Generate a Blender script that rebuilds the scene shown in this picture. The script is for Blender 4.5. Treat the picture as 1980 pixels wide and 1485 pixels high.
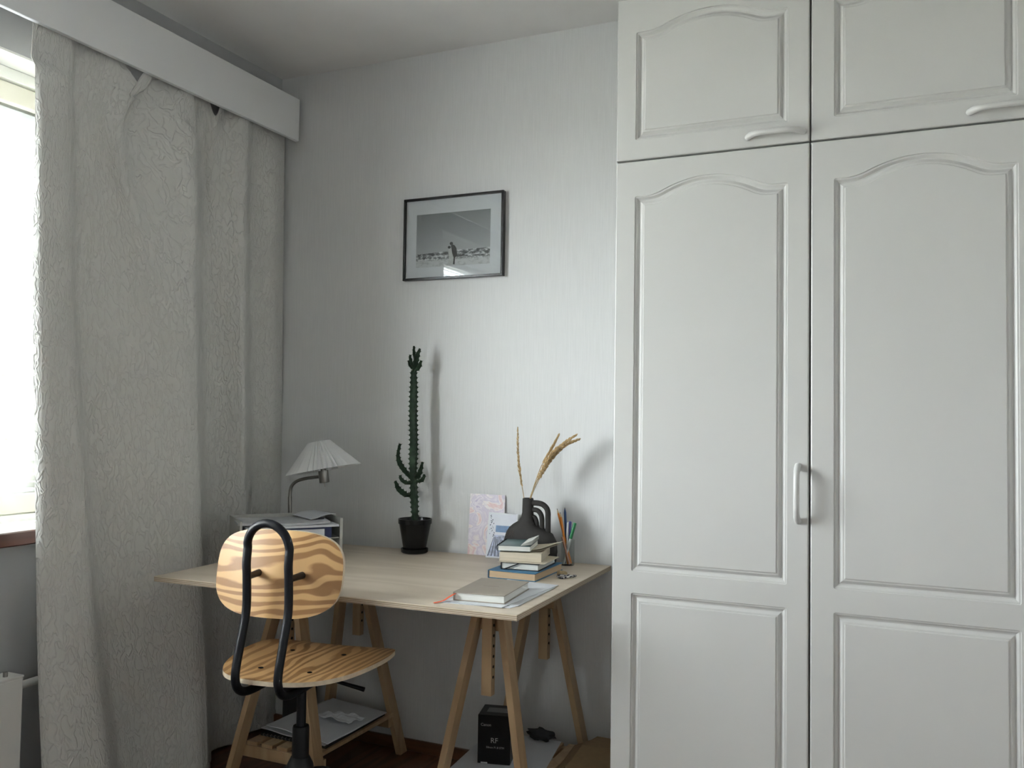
import bpy, bmesh, math, random
from mathutils import Vector, Matrix
random.seed(7)
PI = math.pi
for o in list(bpy.data.objects): bpy.data.objects.remove(o, do_unlink=True)
SC = bpy.context.scene
COL = SC.collection

# ------------------------------------------------------------------ camera
CX, CY, CZ = 2.2445, -2.7538, 1.1728
YAW, PIT, ROL, FPX = 0.42300, 0.03763, 0.01485, 1718.6
fw = Vector((-math.sin(YAW)*math.cos(PIT), math.cos(YAW)*math.cos(PIT), math.sin(PIT)))
r0 = Vector((math.cos(YAW), math.sin(YAW), 0)); u0 = r0.cross(fw)
rt = r0*math.cos(ROL) + u0*math.sin(ROL); up = -r0*math.sin(ROL) + u0*math.cos(ROL)
CAM = Vector((CX, CY, CZ))
cd = bpy.data.cameras.new('camera'); cam = bpy.data.objects.new('camera', cd); COL.objects.link(cam)
cd.sensor_width = 36.0; cd.lens = FPX/1980*36.0; cd.clip_start = 0.05; cd.clip_end = 300
cam.matrix_world = Matrix(((rt.x, up.x, -fw.x, CX), (rt.y, up.y, -fw.y, CY), (rt.z, up.z, -fw.z, CZ), (0, 0, 0, 1)))
SC.camera = cam

def at(px, py, ax, val):
    """point of the plane axis=val seen at a photo pixel"""
    d = rt*((px-990)/FPX) - up*((py-742.5)/FPX) + fw
    return CAM + d*((val-CAM[ax])/d[ax])

# ------------------------------------------------------------------ daylight and exposure
W = bpy.data.worlds.new('sky'); SC.world = W; W.use_nodes = True
bg = W.node_tree.nodes['Background']
bg.inputs['Color'].default_value = (0.95, 0.96, 1.0, 1)
bg.inputs['Strength'].default_value = 34.0
sl = bpy.data.lights.new('sun', 'SUN'); sl.energy = 700.0; sl.angle = 0.009; sl.color = (1.0, 0.95, 0.88)   # high sun behind the building
so = bpy.data.objects.new('sun', sl); COL.objects.link(so); so.rotation_euler = (0, math.radians(42), math.radians(-25))
pl = bpy.data.lights.new('window_portal', 'AREA'); pl.shape = 'RECTANGLE'; pl.size = 1.66; pl.size_y = 1.34
pl.cycles.is_portal = True
po = bpy.data.objects.new('window_portal', pl); COL.objects.link(po)
po.location = (-0.225, -1.625, 1.49)
po.rotation_euler = (PI/2, 0, -PI/2)
SC.view_settings.view_transform = 'Standard'; SC.view_settings.look = 'None'
SC.view_settings.gamma = 1.0; SC.view_settings.use_curve_mapping = False
SC.view_settings.exposure = 0.25

# ------------------------------------------------------------------ material helpers
def new_mat(name):
    m = bpy.data.materials.new(name); m.use_nodes = True
    nt = m.node_tree; return m, nt, nt.nodes['Principled BSDF']
def nd(nt, typ, **kw):
    n = nt.nodes.new(typ)
    for k, v in kw.items():
        if k in n.inputs: n.inputs[k].default_value = v
        else: setattr(n, k, v)
    return n
def lk(nt, a, b): nt.links.new(a, b)
def coords(nt, scale=(1, 1, 1), out='Object'):
    tc = nd(nt, 'ShaderNodeTexCoord'); mp = nd(nt, 'ShaderNodeMapping')
    mp.inputs['Scale'].default_value = scale
    lk(nt, tc.outputs[out], mp.inputs['Vector']); return mp.outputs['Vector']
def ramp(nt, fac, stops, interp='LINEAR'):
    r = nd(nt, 'ShaderNodeValToRGB'); r.color_ramp.interpolation = interp
    els = r.color_ramp.elements
    while len(els) < len(stops): els.new(0.5)
    for e, (p, c) in zip(els, stops): e.position = p; e.color = (*c, 1)
    lk(nt, fac, r.inputs['Fac']); return r.outputs['Color']
def bump(nt, b, height, strength, dist=0.002):
    n = nd(nt, 'ShaderNodeBump'); n.inputs['Strength'].default_value = strength; n.inputs['Distance'].default_value = dist
    lk(nt, height, n.inputs['Height']); lk(nt, n.outputs['Normal'], b.inputs['Normal'])
def math_n(nt, op, a, b=None):
    n = nd(nt, 'ShaderNodeMath', operation=op)
    for i, v in enumerate((a, b)):
        if v is None: continue
        if isinstance(v, (int, float)): n.inputs[i].default_value = v
        else: lk(nt, v, n.inputs[i])
    return n.outputs[0]

def plain(name, col, rough=0.5, metal=0.0, noise=0.04, nscale=30, bstr=0.0, spec=0.5, nsc=(1, 1, 1)):
    """solid colour with a little procedural mottling"""
    m, nt, b = new_mat(name)
    v = coords(nt, nsc); n = nd(nt, 'ShaderNodeTexNoise'); n.inputs['Scale'].default_value = nscale; n.inputs['Detail'].default_value = 3
    lk(nt, v, n.inputs['Vector'])
    lo = tuple(max(0, c*(1-noise)) for c in col); hi = tuple(min(1, c*(1+noise)) for c in col)
    lk(nt, ramp(nt, n.outputs['Fac'], [(0.3, lo), (0.7, hi)]), b.inputs['Base Color'])
    b.inputs['Roughness'].default_value = rough; b.inputs['Metallic'].default_value = metal
    b.inputs['Specular IOR Level'].default_value = spec
    if bstr: bump(nt, b, n.outputs['Fac'], bstr)
    return m

def wood(name, light, dark, scale, bands=6, rough=0.45, soft=(0.25, 0.75), dist=0.6, lin=None):
    """cut-through veneer: contour bands of a stretched noise field"""
    m, nt, b = new_mat(name)
    v = coords(nt, scale); n = nd(nt, 'ShaderNodeTexNoise')
    n.inputs['Scale'].default_value = 1.0; n.inputs['Detail'].default_value = 1.5; n.inputs['Distortion'].default_value = dist
    n.inputs['Roughness'].default_value = 0.45
    lk(nt, v, n.inputs['Vector'])
    h = math_n(nt, 'MULTIPLY', n.outputs['Fac'], float(bands)*2)
    if lin:      # regular growth rings across the sheet, bent by the noise
        sp = nd(nt, 'ShaderNodeSeparateXYZ'); lk(nt, coords(nt), sp.inputs[0])
        h = math_n(nt, 'ADD', h, math_n(nt, 'MULTIPLY', sp.outputs[lin[0]], lin[1]))
    w = math_n(nt, 'PINGPONG', h, 1.0)
    f = nd(nt, 'ShaderNodeTexNoise'); f.inputs['Scale'].default_value = 6.0; f.inputs['Detail'].default_value = 4
    lk(nt, v, f.inputs['Vector'])
    w2 = math_n(nt, 'ADD', w, math_n(nt, 'MULTIPLY', math_n(nt, 'SUBTRACT', f.outputs['Fac'], 0.5), 0.35))
    lk(nt, ramp(nt, w2, [(soft[0], light), (soft[1], dark)]), b.inputs['Base Color'])
    b.inputs['Roughness'].default_value = rough
    return m

def wallpaper():
    m, nt, b = new_mat('wallpaper')
    v = coords(nt, (260, 260, 9)); n = nd(nt, 'ShaderNodeTexNoise'); n.inputs['Scale'].default_value = 1.0; n.inputs['Detail'].default_value = 4; n.inputs['Distortion'].default_value = 0.4
    lk(nt, v, n.inputs['Vector'])
    lk(nt, ramp(nt, n.outputs['Fac'], [(0.3, (0.70, 0.705, 0.705)), (0.7, (0.745, 0.75, 0.75))]), b.inputs['Base Color'])
    b.inputs['Roughness'].default_value = 0.42; b.inputs['Specular IOR Level'].default_value = 0.5
    bump(nt, b, n.outputs['Fac'], 0.5, 0.0012)
    return m

def curtain_cloth():
    m, nt, b = new_mat('curtain_cloth')
    v = coords(nt, (62, 24, 1), 'UV')
    w = nd(nt, 'ShaderNodeTexNoise'); w.inputs['Scale'].default_value = 1.0; w.inputs['Detail'].default_value = 1.2; w.inputs['Distortion'].default_value = 0.8
    lk(nt, v, w.inputs['Vector'])
    h = ramp(nt, w.outputs['Fac'], [(0.40, (0, 0, 0)), (0.49, (1, 1, 1)), (0.51, (1, 1, 1)), (0.60, (0, 0, 0))], 'EASE')
    f = nd(nt, 'ShaderNodeTexNoise'); f.inputs['Scale'].default_value = 1100
    lk(nt, coords(nt, (1, 1, 1), 'UV'), f.inputs['Vector'])
    hh = math_n(nt, 'ADD', h, math_n(nt, 'MULTIPLY', f.outputs['Fac'], 0.02))
    b.inputs['Base Color'].default_value = (0.63, 0.625, 0.595, 1)
    b.inputs['Roughness'].default_value = 0.85; b.inputs['Specular IOR Level'].default_value = 0.2
    b.inputs['Sheen Weight'].default_value = 0.15
    bump(nt, b, hh, 0.55, 0.004)
    return m

def pane_glass(name, refl=0.04, rough=0.0):
    m = bpy.data.materials.new(name); m.use_nodes = True; nt = m.node_tree
    nt.nodes.remove(nt.nodes['Principled BSDF']); out = nt.nodes['Material Output']
    t = nd(nt, 'ShaderNodeBsdfTransparent'); t.inputs['Color'].default_value = (0.97, 0.985, 0.98, 1)
    g = nd(nt, 'ShaderNodeBsdfGlossy'); g.inputs['Roughness'].default_value = rough
    lw = nd(nt, 'ShaderNodeLayerWeight'); lw.inputs['Blend'].default_value = 0.5     # facing = 1-|cos|, the same from both sides
    fr = math_n(nt, 'ADD', math_n(nt, 'MULTIPLY', math_n(nt, 'POWER', lw.outputs['Facing'], 5.0), 0.96), refl)
    mx = nd(nt, 'ShaderNodeMixShader')
    lk(nt, fr, mx.inputs[0]); lk(nt, t.outputs[0], mx.inputs[1]); lk(nt, g.outputs[0], mx.inputs[2])
    lk(nt, mx.outputs[0], out.inputs['Surface']); return m

def ply_edge(name):
    m, nt, b = new_mat(name)
    tc = nd(nt, 'ShaderNodeTexCoord'); sp = nd(nt, 'ShaderNodeSeparateXYZ'); lk(nt, tc.outputs['Object'], sp.inputs[0])
    z = math_n(nt, 'MULTIPLY', sp.outputs['Z'], 1/0.0021)
    w = math_n(nt, 'PINGPONG', z, 1.0)
    n = nd(nt, 'ShaderNodeTexNoise'); n.inputs['Scale'].default_value = 40
    lk(nt, coords(nt, (1, 1, 30)), n.inputs['Vector'])
    w2 = math_n(nt, 'ADD', w, math_n(nt, 'MULTIPLY', math_n(nt, 'SUBTRACT', n.outputs['Fac'], .5), .4))
    lk(nt, ramp(nt, w2, [(0.35, (0.55, 0.47, 0.36)), (0.6, (0.26, 0.19, 0.13))]), b.inputs['Base Color'])
    b.inputs['Roughness'].default_value = 0.7; return m

def marbled(name):
    m, nt, b = new_mat(name)
    n = nd(nt, 'ShaderNodeTexNoise'); n.inputs['Scale'].default_value = 13; n.inputs['Detail'].default_value = 7; n.inputs['Distortion'].default_value = 1.8
    lk(nt, coords(nt), n.inputs['Vector'])
    c = ramp(nt, n.outputs['Fac'], [(0.30, (0.46, 0.38, 0.55)), (0.38, (0.80, 0.74, 0.80)), (0.46, (0.62, 0.55, 0.66)), (0.52, (0.86, 0.80, 0.80)), (0.58, (0.72, 0.48, 0.50)), (0.64, (0.85, 0.78, 0.74)), (0.72, (0.72, 0.45, 0.22)), (0.80, (0.8, 0.75, 0.78))])
    lk(nt, c, b.inputs['Base Color']); b.inputs['Roughness'].default_value = 0.35; return m

def photo_print(name, w, h):
    """black-and-white beach photograph: sky, dunes with scrub, sand"""
    m, nt, b = new_mat(name)
    tc = nd(nt, 'ShaderNodeTexCoord'); sp = nd(nt, 'ShaderNodeSeparateXYZ'); lk(nt, tc.outputs['Object'], sp.inputs[0])
    zz = math_n(nt, 'DIVIDE', sp.outputs['Z'], h)
    xx = math_n(nt, 'DIVIDE', sp.outputs['X'], w)
    n = nd(nt, 'ShaderNodeTexNoise'); n.inputs['Scale'].default_value = 55; n.inputs['Detail'].default_value = 5
    lk(nt, coords(nt, (1, 1, 1.8)), n.inputs['Vector'])
    dune = ramp(nt, n.outputs['Fac'], [(0.40, (0.06, 0.06, 0.065)), (0.5, (0.24, 0.24, 0.25)), (0.6, (0.62, 0.62, 0.64))])
    sky = ramp(nt, zz, [(0.25, (0.42, 0.42, 0.44)), (1.0, (0.20, 0.205, 0.215))])
    sand = ramp(nt, n.outputs['Fac'], [(0.32, (0.40, 0.40, 0.42)), (0.5, (0.58, 0.58, 0.6))])
    # horizon rises to the right
    hz = math_n(nt, 'ADD', math_n(nt, 'MULTIPLY', xx, 0.05), 0.255)
    hz2 = math_n(nt, 'ADD', hz, math_n(nt, 'MULTIPLY', math_n(nt, 'SUBTRACT', n.outputs['Fac'], 0.5), 0.06))
    s1 = math_n(nt, 'GREATER_THAN', zz, hz2)
    d2 = math_n(nt, 'GREATER_THAN', math_n(nt, 'ADD', zz, math_n(nt, 'MULTIPLY', math_n(nt, 'SUBTRACT', n.outputs['Fac'], 0.5), 0.3)), 0.12)
    m1 = nd(nt, 'ShaderNodeMix', data_type='RGBA'); lk(nt, d2, m1.inputs[0]); lk(nt, sand, m1.inputs[6]); lk(nt, dune, m1.inputs[7])
    m2 = nd(nt, 'ShaderNodeMix', data_type='RGBA'); lk(nt, s1, m2.inputs[0]); lk(nt, m1.outputs[2], m2.inputs[6]); lk(nt, sky, m2.inputs[7])
    lk(nt, m2.outputs[2], b.inputs['Base Color']); b.inputs['Roughness'].default_value = 0.6; return m

M = {}
M['wallpaper'] = wallpaper()
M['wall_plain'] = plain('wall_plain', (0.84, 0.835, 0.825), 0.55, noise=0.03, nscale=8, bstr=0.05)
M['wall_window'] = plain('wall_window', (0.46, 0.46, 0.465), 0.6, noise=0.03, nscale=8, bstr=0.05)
M['ceiling'] = plain('ceiling_paint', (0.84, 0.83, 0.815), 0.9, noise=0.02, nscale=6)
M['floor'] = wood('floor_wood', (0.17, 0.075, 0.035), (0.10, 0.04, 0.018), (9, 0.9, 1), 5, 0.35)
M['base'] = wood('baseboard_wood', (0.15, 0.06, 0.028), (0.10, 0.04, 0.018), (1.2, 12, 14), 4, 0.4)
M['door'] = plain('cabinet_lacquer', (0.56, 0.56, 0.545), 0.30, noise=0.012, nscale=3, spec=0.5)
M['carcass'] = plain('cabinet_body', (0.42, 0.42, 0.41), 0.5, noise=0.02, nscale=5)
M['gap'] = plain('shadow_gap_black', (0.02, 0.02, 0.02), 0.8)
M['handle'] = plain('handle_plastic', (0.60, 0.60, 0.585), 0.28, noise=0.01)
M['valance'] = plain('valance_paint', (0.76, 0.765, 0.765), 0.4, noise=0.012, nscale=4)
M['cloth'] = curtain_cloth()
M['winwhite'] = plain('window_paint', (0.80, 0.80, 0.76), 0.35, noise=0.015, nscale=6)
M['wincream'] = plain('window_cream', (0.72, 0.69, 0.60), 0.4, noise=0.02, nscale=6)
M['glass'] = pane_glass('window_glass')
M['pglass'] = pane_glass('picture_glass')
M['jarglass'] = pane_glass('jar_glass', rough=0.02)
M['slat'] = plain('blind_slat', (0.80, 0.80, 0.83), 0.4, noise=0.01)
M['cord'] = plain('cord_white', (0.75, 0.75, 0.75), 0.8)
M['sill'] = plain('sill_top', (0.72, 0.71, 0.69), 0.15, noise=0.05, nscale=9)
M['sillwood'] = wood('sill_edge', (0.10, 0.04, 0.028), (0.06, 0.022, 0.015), (12, 1, 14), 3, 0.35)
M['radiator'] = plain('radiator_enamel', (0.70, 0.69, 0.66), 0.35, noise=0.012)
M['birch'] = wood('birch_veneer', (0.68, 0.59, 0.48), (0.60, 0.51, 0.405), (1.3, 9, 9), 3, 0.42, (0.2, 0.9))
M['plyedge'] = ply_edge('plywood_edge')
M['trestle'] = wood('trestle_beech', (0.50, 0.35, 0.20), (0.42, 0.28, 0.155), (14, 14, 1.6), 3, 0.4, (0.2, 0.9))
M['hole'] = plain('peg_hole', (0.02, 0.015, 0.01), 0.9)
M['pine_back'] = wood('fir_veneer_back', (0.60, 0.37, 0.165), (0.32, 0.165, 0.062), (3.4, 1, 8.0), 6.2, 0.4, (0.40, 0.62), 0.5, (2, 70.0))
M['pine_seat'] = wood('fir_veneer_seat', (0.58, 0.36, 0.165), (0.32, 0.165, 0.06), (8.0, 2.8, 1), 5.6, 0.4, (0.42, 0.62), 0.5, (0, 62.0))
M['pine_edge'] = plain('fir_edge', (0.66, 0.56, 0.42), 0.6, noise=0.1, nscale=60)
M['black'] = plain('black_steel', (0.005, 0.006, 0.009), 0.42, noise=0.1, spec=0.3)
M['blackp'] = plain('black_plastic', (0.005, 0.005, 0.006), 0.45, spec=0.3)
M['steel'] = plain('brushed_nickel', (0.32, 0.31, 0.29), 0.3, metal=1.0, noise=0.06)
M['shade'] = plain('lamp_shade_paper', (0.74, 0.74, 0.74), 0.7, noise=0.01)
M['paper'] = plain('white_paper', (0.72, 0.74, 0.78), 0.7, noise=0.02, nscale=20)
M['paper2'] = plain('grey_paper', (0.55, 0.56, 0.58), 0.7, noise=0.10, nscale=45)
M['cream'] = plain('cream_pages', (0.66, 0.59, 0.47), 0.8, noise=0.12, nscale=8, nsc=(1, 1, 90))
M['pages'] = plain('white_pages', (0.74, 0.74, 0.70), 0.8, noise=0.06, nscale=8, nsc=(1, 1, 90))
M['tan_pages'] = plain('tan_pages', (0.58, 0.42, 0.27), 0.8, noise=0.08, nscale=8, nsc=(1, 1, 90))
M['traysteel'] = plain('tray_plastic', (0.50, 0.50, 0.47), 0.35, noise=0.02)
M['navy'] = plain('navy_card', (0.015, 0.025, 0.10), 0.4)
M['bluecloth'] = plain('blue_book_cloth', (0.05, 0.17, 0.30), 0.55, noise=0.08, nscale=80)
M['taupe'] = plain('taupe_cover', (0.33, 0.29, 0.24), 0.6, noise=0.03)
M['taupe_dark'] = plain('taupe_print', (0.16, 0.14, 0.12), 0.6)
M['teal'] = plain('teal_cover', (0.09, 0.16, 0.16), 0.3, noise=0.5, nscale=14)
M['blackcard'] = plain('black_cover', (0.015, 0.015, 0.018), 0.5)
M['orange'] = plain('orange_ribbon', (0.62, 0.10, 0.035), 0.6)
M['cork'] = plain('cork', (0.50, 0.38, 0.22), 0.85, noise=0.25, nscale=120)
M['striped'] = wood('striped_cloth', (0.60, 0.58, 0.56), (0.03, 0.03, 0.04), (30, 120, 30), 4, 0.8, (0.45, 0.55))
M['cactus'] = plain('cactus_skin', (0.020, 0.040, 0.022), 0.6, noise=0.4, nscale=50, spec=0.25)
M['spine'] = plain('cactus_thorn', (0.07, 0.05, 0.035), 0.6)
M['pot'] = plain('black_glaze', (0.003, 0.003, 0.003), 0.25, spec=0.35)
M['soil'] = plain('soil', (0.035, 0.025, 0.018), 0.95, noise=0.4, nscale=150, bstr=0.6)
M['vase'] = plain('charcoal_clay', (0.030, 0.027, 0.025), 0.75, noise=0.12, nscale=60)
M['scribble'] = plain('bronze_print', (0.11, 0.075, 0.06), 0.6)
M['straw'] = plain('straw', (0.52, 0.37, 0.19), 0.8, noise=0.25, nscale=80)
M['frame'] = plain('frame_black', (0.010, 0.010, 0.012), 0.25)
M['mat'] = plain('passepartout', (0.68, 0.68, 0.72), 0.8, noise=0.005)
M['fig_dark'] = plain('print_dark', (0.035, 0.035, 0.035), 0.6, noise=0.2)
M['fig_light'] = plain('print_light', (0.50, 0.50, 0.50), 0.6, noise=0.15, nscale=200)
M['marbled'] = marbled('marbled_card')
M['card_sky'] = plain('card_sky', (0.70, 0.72, 0.80), 0.4)
M['card_blue'] = plain('card_blue', (0.09, 0.20, 0.40), 0.4, noise=0.15, nscale=60)
M['card_mid'] = plain('card_midtone', (0.38, 0.42, 0.56), 0.4, noise=0.45, nscale=90)
M['card_dark'] = plain('card_dark', (0.07, 0.085, 0.14), 0.4, noise=0.3, nscale=200)
M['pencil'] = plain('pencil_orange', (0.72, 0.24, 0.03), 0.35)
M['penblue'] = plain('pen_blue', (0.03, 0.08, 0.22), 0.3)
M['penviolet'] = plain('pen_violet', (0.08, 0.08, 0.32), 0.3)
M['pengreen'] = plain('pen_green', (0.02, 0.20, 0.07), 0.3)
M['penwhite'] = plain('pen_white', (0.6, 0.62, 0.63), 0.3)
M['pencopper'] = plain('pen_copper', (0.55, 0.30, 0.22), 0.3, metal=0.6)
M['rawwood'] = plain('raw_wood', (0.6, 0.44, 0.25), 0.7)
M['graphite'] = plain('graphite', (0.03, 0.03, 0.03), 0.4)
M['boxblack'] = plain('black_carton', (0.004, 0.004, 0.005), 0.4, spec=0.3)
M['print'] = plain('silver_print', (0.45, 0.45, 0.45), 0.5)
M['boxtape'] = plain('box_label', (0.16, 0.165, 0.17), 0.3)
M['kraft'] = plain('kraft_card', (0.27, 0.18, 0.09), 0.8, noise=0.1, nscale=40)
M['darkgrey'] = plain('dark_grey_fabric', (0.045, 0.045, 0.05), 0.8)
M['leaf'] = plain('leaf', (0.22, 0.30, 0.06), 0.7, noise=0.5, nscale=3)
M['leafdark'] = plain('leaf_dark', (0.10, 0.16, 0.05), 0.7, noise=0.5, nscale=3)
M['bark'] = plain('bark', (0.10, 0.07, 0.05), 0.9)
M['grass'] = plain('yard_gravel', (0.36, 0.36, 0.33), 0.9, noise=0.12, nscale=2)
M['roof'] = wood('roof_metal', (0.20, 0.20, 0.22), (0.14, 0.14, 0.16), (1, 6, 1), 4, 0.5)
M['housewall'] = plain('house_plank', (0.45, 0.44, 0.42), 0.8)

# ------------------------------------------------------------------ mesh helpers
def box(bm, x0, x1, y0, y1, z0, z1, bev=0.0, seg=1):
    r = bmesh.ops.create_cube(bm, size=1.0)
    for v in r['verts']:
        v.co = Vector((x0+(v.co.x+.5)*(x1-x0), y0+(v.co.y+.5)*(y1-y0), z0+(v.co.z+.5)*(z1-z0)))
    if bev:
        es = list({e for v in r['verts'] for e in v.link_edges})
        bmesh.ops.bevel(bm, geom=es, offset=bev, segments=seg, affect='EDGES', profile=0.5)
def beam(bm, p0, p1, w, d):
    """straight post cut level at both ends, section w (x) by d (y)"""
    vs = []
    for p in (p0, p1):
        for sx, sy in ((-1, -1), (1, -1), (1, 1), (-1, 1)):
            vs.append(bm.verts.new((p[0]+sx*w/2, p[1]+sy*d/2, p[2])))
    for f in ((3, 2, 1, 0), (4, 5, 6, 7), (0, 1, 5, 4), (1, 2, 6, 5), (2, 3, 7, 6), (3, 0, 4, 7)):
        bm.faces.new([vs[i] for i in f])
def tube(bm, path, rad, seg=12, cap=True, flat=None):
    """round (or flattened) tube along a list of points; rad a number or list"""
    P = [Vector(p) for p in path]; n = len(P)
    R = rad if isinstance(rad, (list, tuple)) else [rad]*n
    T = []
    for i in range(n):
        a = P[max(0, i-1)]; b = P[min(n-1, i+1)]; T.append((b-a).normalized())
    ref = Vector((0, 0, 1)) if abs(T[0].z) < 0.9 else Vector((0, 1, 0))
    N = (ref - T[0]*ref.dot(T[0])).normalized(); rings = []
    for i in range(n):
        N = (N - T[i]*N.dot(T[i])).normalized(); B = T[i].cross(N); ring = []
        for k in range(seg):
            a = 2*PI*k/seg
            ring.append(bm.verts.new(P[i] + (N*math.cos(a) + B*math.sin(a)*(flat or 1.0))*R[i]))
        rings.append(ring)
    for i in range(n-1):
        for k in range(seg):
            bm.faces.new((rings[i][k], rings[i][(k+1) % seg], rings[i+1][(k+1) % seg], rings[i+1][k]))
    if cap:
        bm.faces.new(list(reversed(rings[0]))); bm.faces.new(rings[-1])
def lathe(bm, prof, cx=0, cy=0, seg=32, cap0=True, cap1=True):
    rings = []
    for r, z in prof:
        rings.append([bm.verts.new((cx+r*math.cos(2*PI*k/seg), cy+r*math.sin(2*PI*k/seg), z)) for k in range(seg)])
    for i in range(len(rings)-1):
        for k in range(seg):
            bm.faces.new((rings[i][k], rings[i][(k+1) % seg], rings[i+1][(k+1) % seg], rings[i+1][k]))
    if cap0: bm.faces.new(list(reversed(rings[0])))
    if cap1: bm.faces.new(rings[-1])
def prism(bm, poly, ax, a, b):
    """extrude a 2-d polygon between a and b on axis ax (0,1,2)"""
    def mk(p, t):
        c = [0, 0, 0]; c[ax] = t; o = [i for i in range(3) if i != ax]; c[o[0]] = p[0]; c[o[1]] = p[1]; return bm.verts.new(c)
    A = [mk(p, a) for p in poly]; B = [mk(p, b) for p in poly]; n = len(poly)
    bm.faces.new(A); bm.faces.new(list(reversed(B)))
    for i in range(n): bm.faces.new((A[i], B[i], B[(i+1) % n], A[(i+1) % n]))
def smooth_path(pts, n=8, closed=False):
    """Catmull-Rom resampling"""
    P = [Vector(p) for p in pts]; out = []; m = len(P)
    for i in range(m if closed else m-1):
        g = (lambda k: P[k % m]) if closed else (lambda k: P[min(max(k, 0), m-1)])
        p0, p1, p2, p3 = g(i-1), g(i), g(i+1), g(i+2)
        for j in range(n):
            t = j/n
            out.append(0.5*((2*p1) + (p2-p0)*t + (2*p0-5*p1+4*p2-p3)*t*t + (3*p1-p0-3*p2+p3)*t**3))
    if not closed: out.append(P[-1])
    return out

def origin(o):
    v = Vector((0, 0, 0))
    while o is not None: v += o.location; o = o.parent
    return v
def tag(o, label=None, cat=None, group=None, kind=None):
    if label: o['label'] = label
    if cat: o['category'] = cat
    if group: o['group'] = group
    if kind: o['kind'] = kind
    return o
def thing(name, label, cat, loc=(0, 0, 0), rotz=0.0, group=None):
    o = bpy.data.objects.new(name, None); COL.objects.link(o); o.empty_display_size = 0.05
    o.location = loc; o.rotation_euler = (0, 0, rotz)
    return tag(o, label, cat, group)
def obj(name, bm, mat, parent=None, smooth=None, world=False, loc=None):
    """one mesh object; world=True: vertices are in world space and are shifted under the parent"""
    me = bpy.data.meshes.new(name)
    bmesh.ops.recalc_face_normals(bm, faces=bm.faces[:])
    off = None
    if loc is not None: off = Vector(loc)
    if parent is not None and world: off = (off or Vector((0, 0, 0))) + origin(parent) if loc is None else Vector(loc)
    if off is not None:
        for v in bm.verts: v.co -= off
    bm.to_mesh(me); bm.free()
    if isinstance(mat, (list, tuple)):
        for k in mat: me.materials.append(M[k])
    else: me.materials.append(M[mat])
    if smooth is not None:
        for p in me.polygons: p.use_smooth = True
        me.set_sharp_from_angle(angle=math.radians(smooth))
    o = bpy.data.objects.new(name, me); COL.objects.link(o)
    if parent is not None: o.parent = parent
    if loc is not None:
        o.location = Vector(loc) - (origin(parent) if parent is not None else Vector((0, 0, 0)))
    return o
def BM(): return bmesh.new()
def boxo(name, dims, mat, parent=None, bev=0.0, world=True, smooth=None):
    b = BM(); box(b, *dims, bev=bev); return obj(name, b, mat, parent, smooth, world and parent is not None)
def dup(o, parent=None):
    c = o.copy(); COL.objects.link(c); c.parent = parent; return c
def text_bm(s, size, xf, align='LEFT', ext=0.0002):
    cu = bpy.data.curves.new('t', 'FONT'); cu.body = s; cu.size = size; cu.extrude = ext; cu.align_x = align; cu.resolution_u = 3
    o = bpy.data.objects.new('t', cu); COL.objects.link(o)
    dg = bpy.context.evaluated_depsgraph_get(); me = bpy.data.meshes.new_from_object(o.evaluated_get(dg))
    b = BM(); b.from_mesh(me); bmesh.ops.transform(b, matrix=xf, verts=b.verts[:])
    bpy.data.objects.remove(o); bpy.data.curves.remove(cu); bpy.data.meshes.remove(me); return b

# ------------------------------------------------------------------ the room
H = 2.48; RX = 3.46; RY = -3.95
WY0, WY1, WZ0, WZ1 = -2.45, -0.80, 0.815, 2.155      # window opening in the left wall
def struct(name, bm, mat, label, cat, loc=None):
    return tag(obj(name, bm, mat, None, None, False, loc), label, cat, kind='structure')
b = BM(); box(b, -0.22, RX+.1, RY-.1, 0.12, -0.12, 0); struct('floor', b, 'floor', 'dark reddish brown wooden floor under the desk', 'floor')
b = BM(); box(b, -0.22, RX+.1, RY-.1, 0.12, H, H+.12); struct('ceiling', b, 'ceiling', 'plain off-white ceiling above the wardrobe', 'ceiling')
b = BM(); box(b, 0, RX, 0, 0.12, 0, H); struct('wall_back', b, 'wallpaper', 'pale grey wall with fine vertical textured wallpaper', 'wall')
b = BM(); box(b, RX, RX+.1, RY, 0.12, 0, H); struct('wall_right', b, 'wall_plain', 'plain grey wall beside the wardrobe', 'wall')
b = BM(); box(b, -0.22, RX+.1, RY-.1, RY, 0, H); struct('wall_front', b, 'wall_plain', 'plain grey wall facing the desk wall', 'wall')
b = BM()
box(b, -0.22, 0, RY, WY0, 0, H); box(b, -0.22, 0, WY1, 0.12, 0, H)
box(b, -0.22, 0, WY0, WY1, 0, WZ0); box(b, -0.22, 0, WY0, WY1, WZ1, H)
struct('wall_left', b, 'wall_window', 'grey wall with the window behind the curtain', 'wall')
b = BM(); box(b, 0.0, 1.55, -0.014, 0, 0, 0.040, 0.003); struct('baseboard_back', b, 'base', 'reddish brown low wooden baseboard under the papered wall', 'baseboard')
b = BM(); box(b, 0.0, 0.014, RY, -0.014, 0, 0.040, 0.003); struct('baseboard_left', b, 'base', 'reddish brown low wooden baseboard below the radiator', 'baseboard')

# window: frame, sashes, panes
win = thing('window_1', 'white framed window with a blind between its panes', 'window', (-0.10, -1.75, WZ0)); win['kind'] = 'structure'
def wpart(name, dims, mat, bev=0.003, parent=win): return boxo(name, dims, mat, parent, bev)
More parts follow.
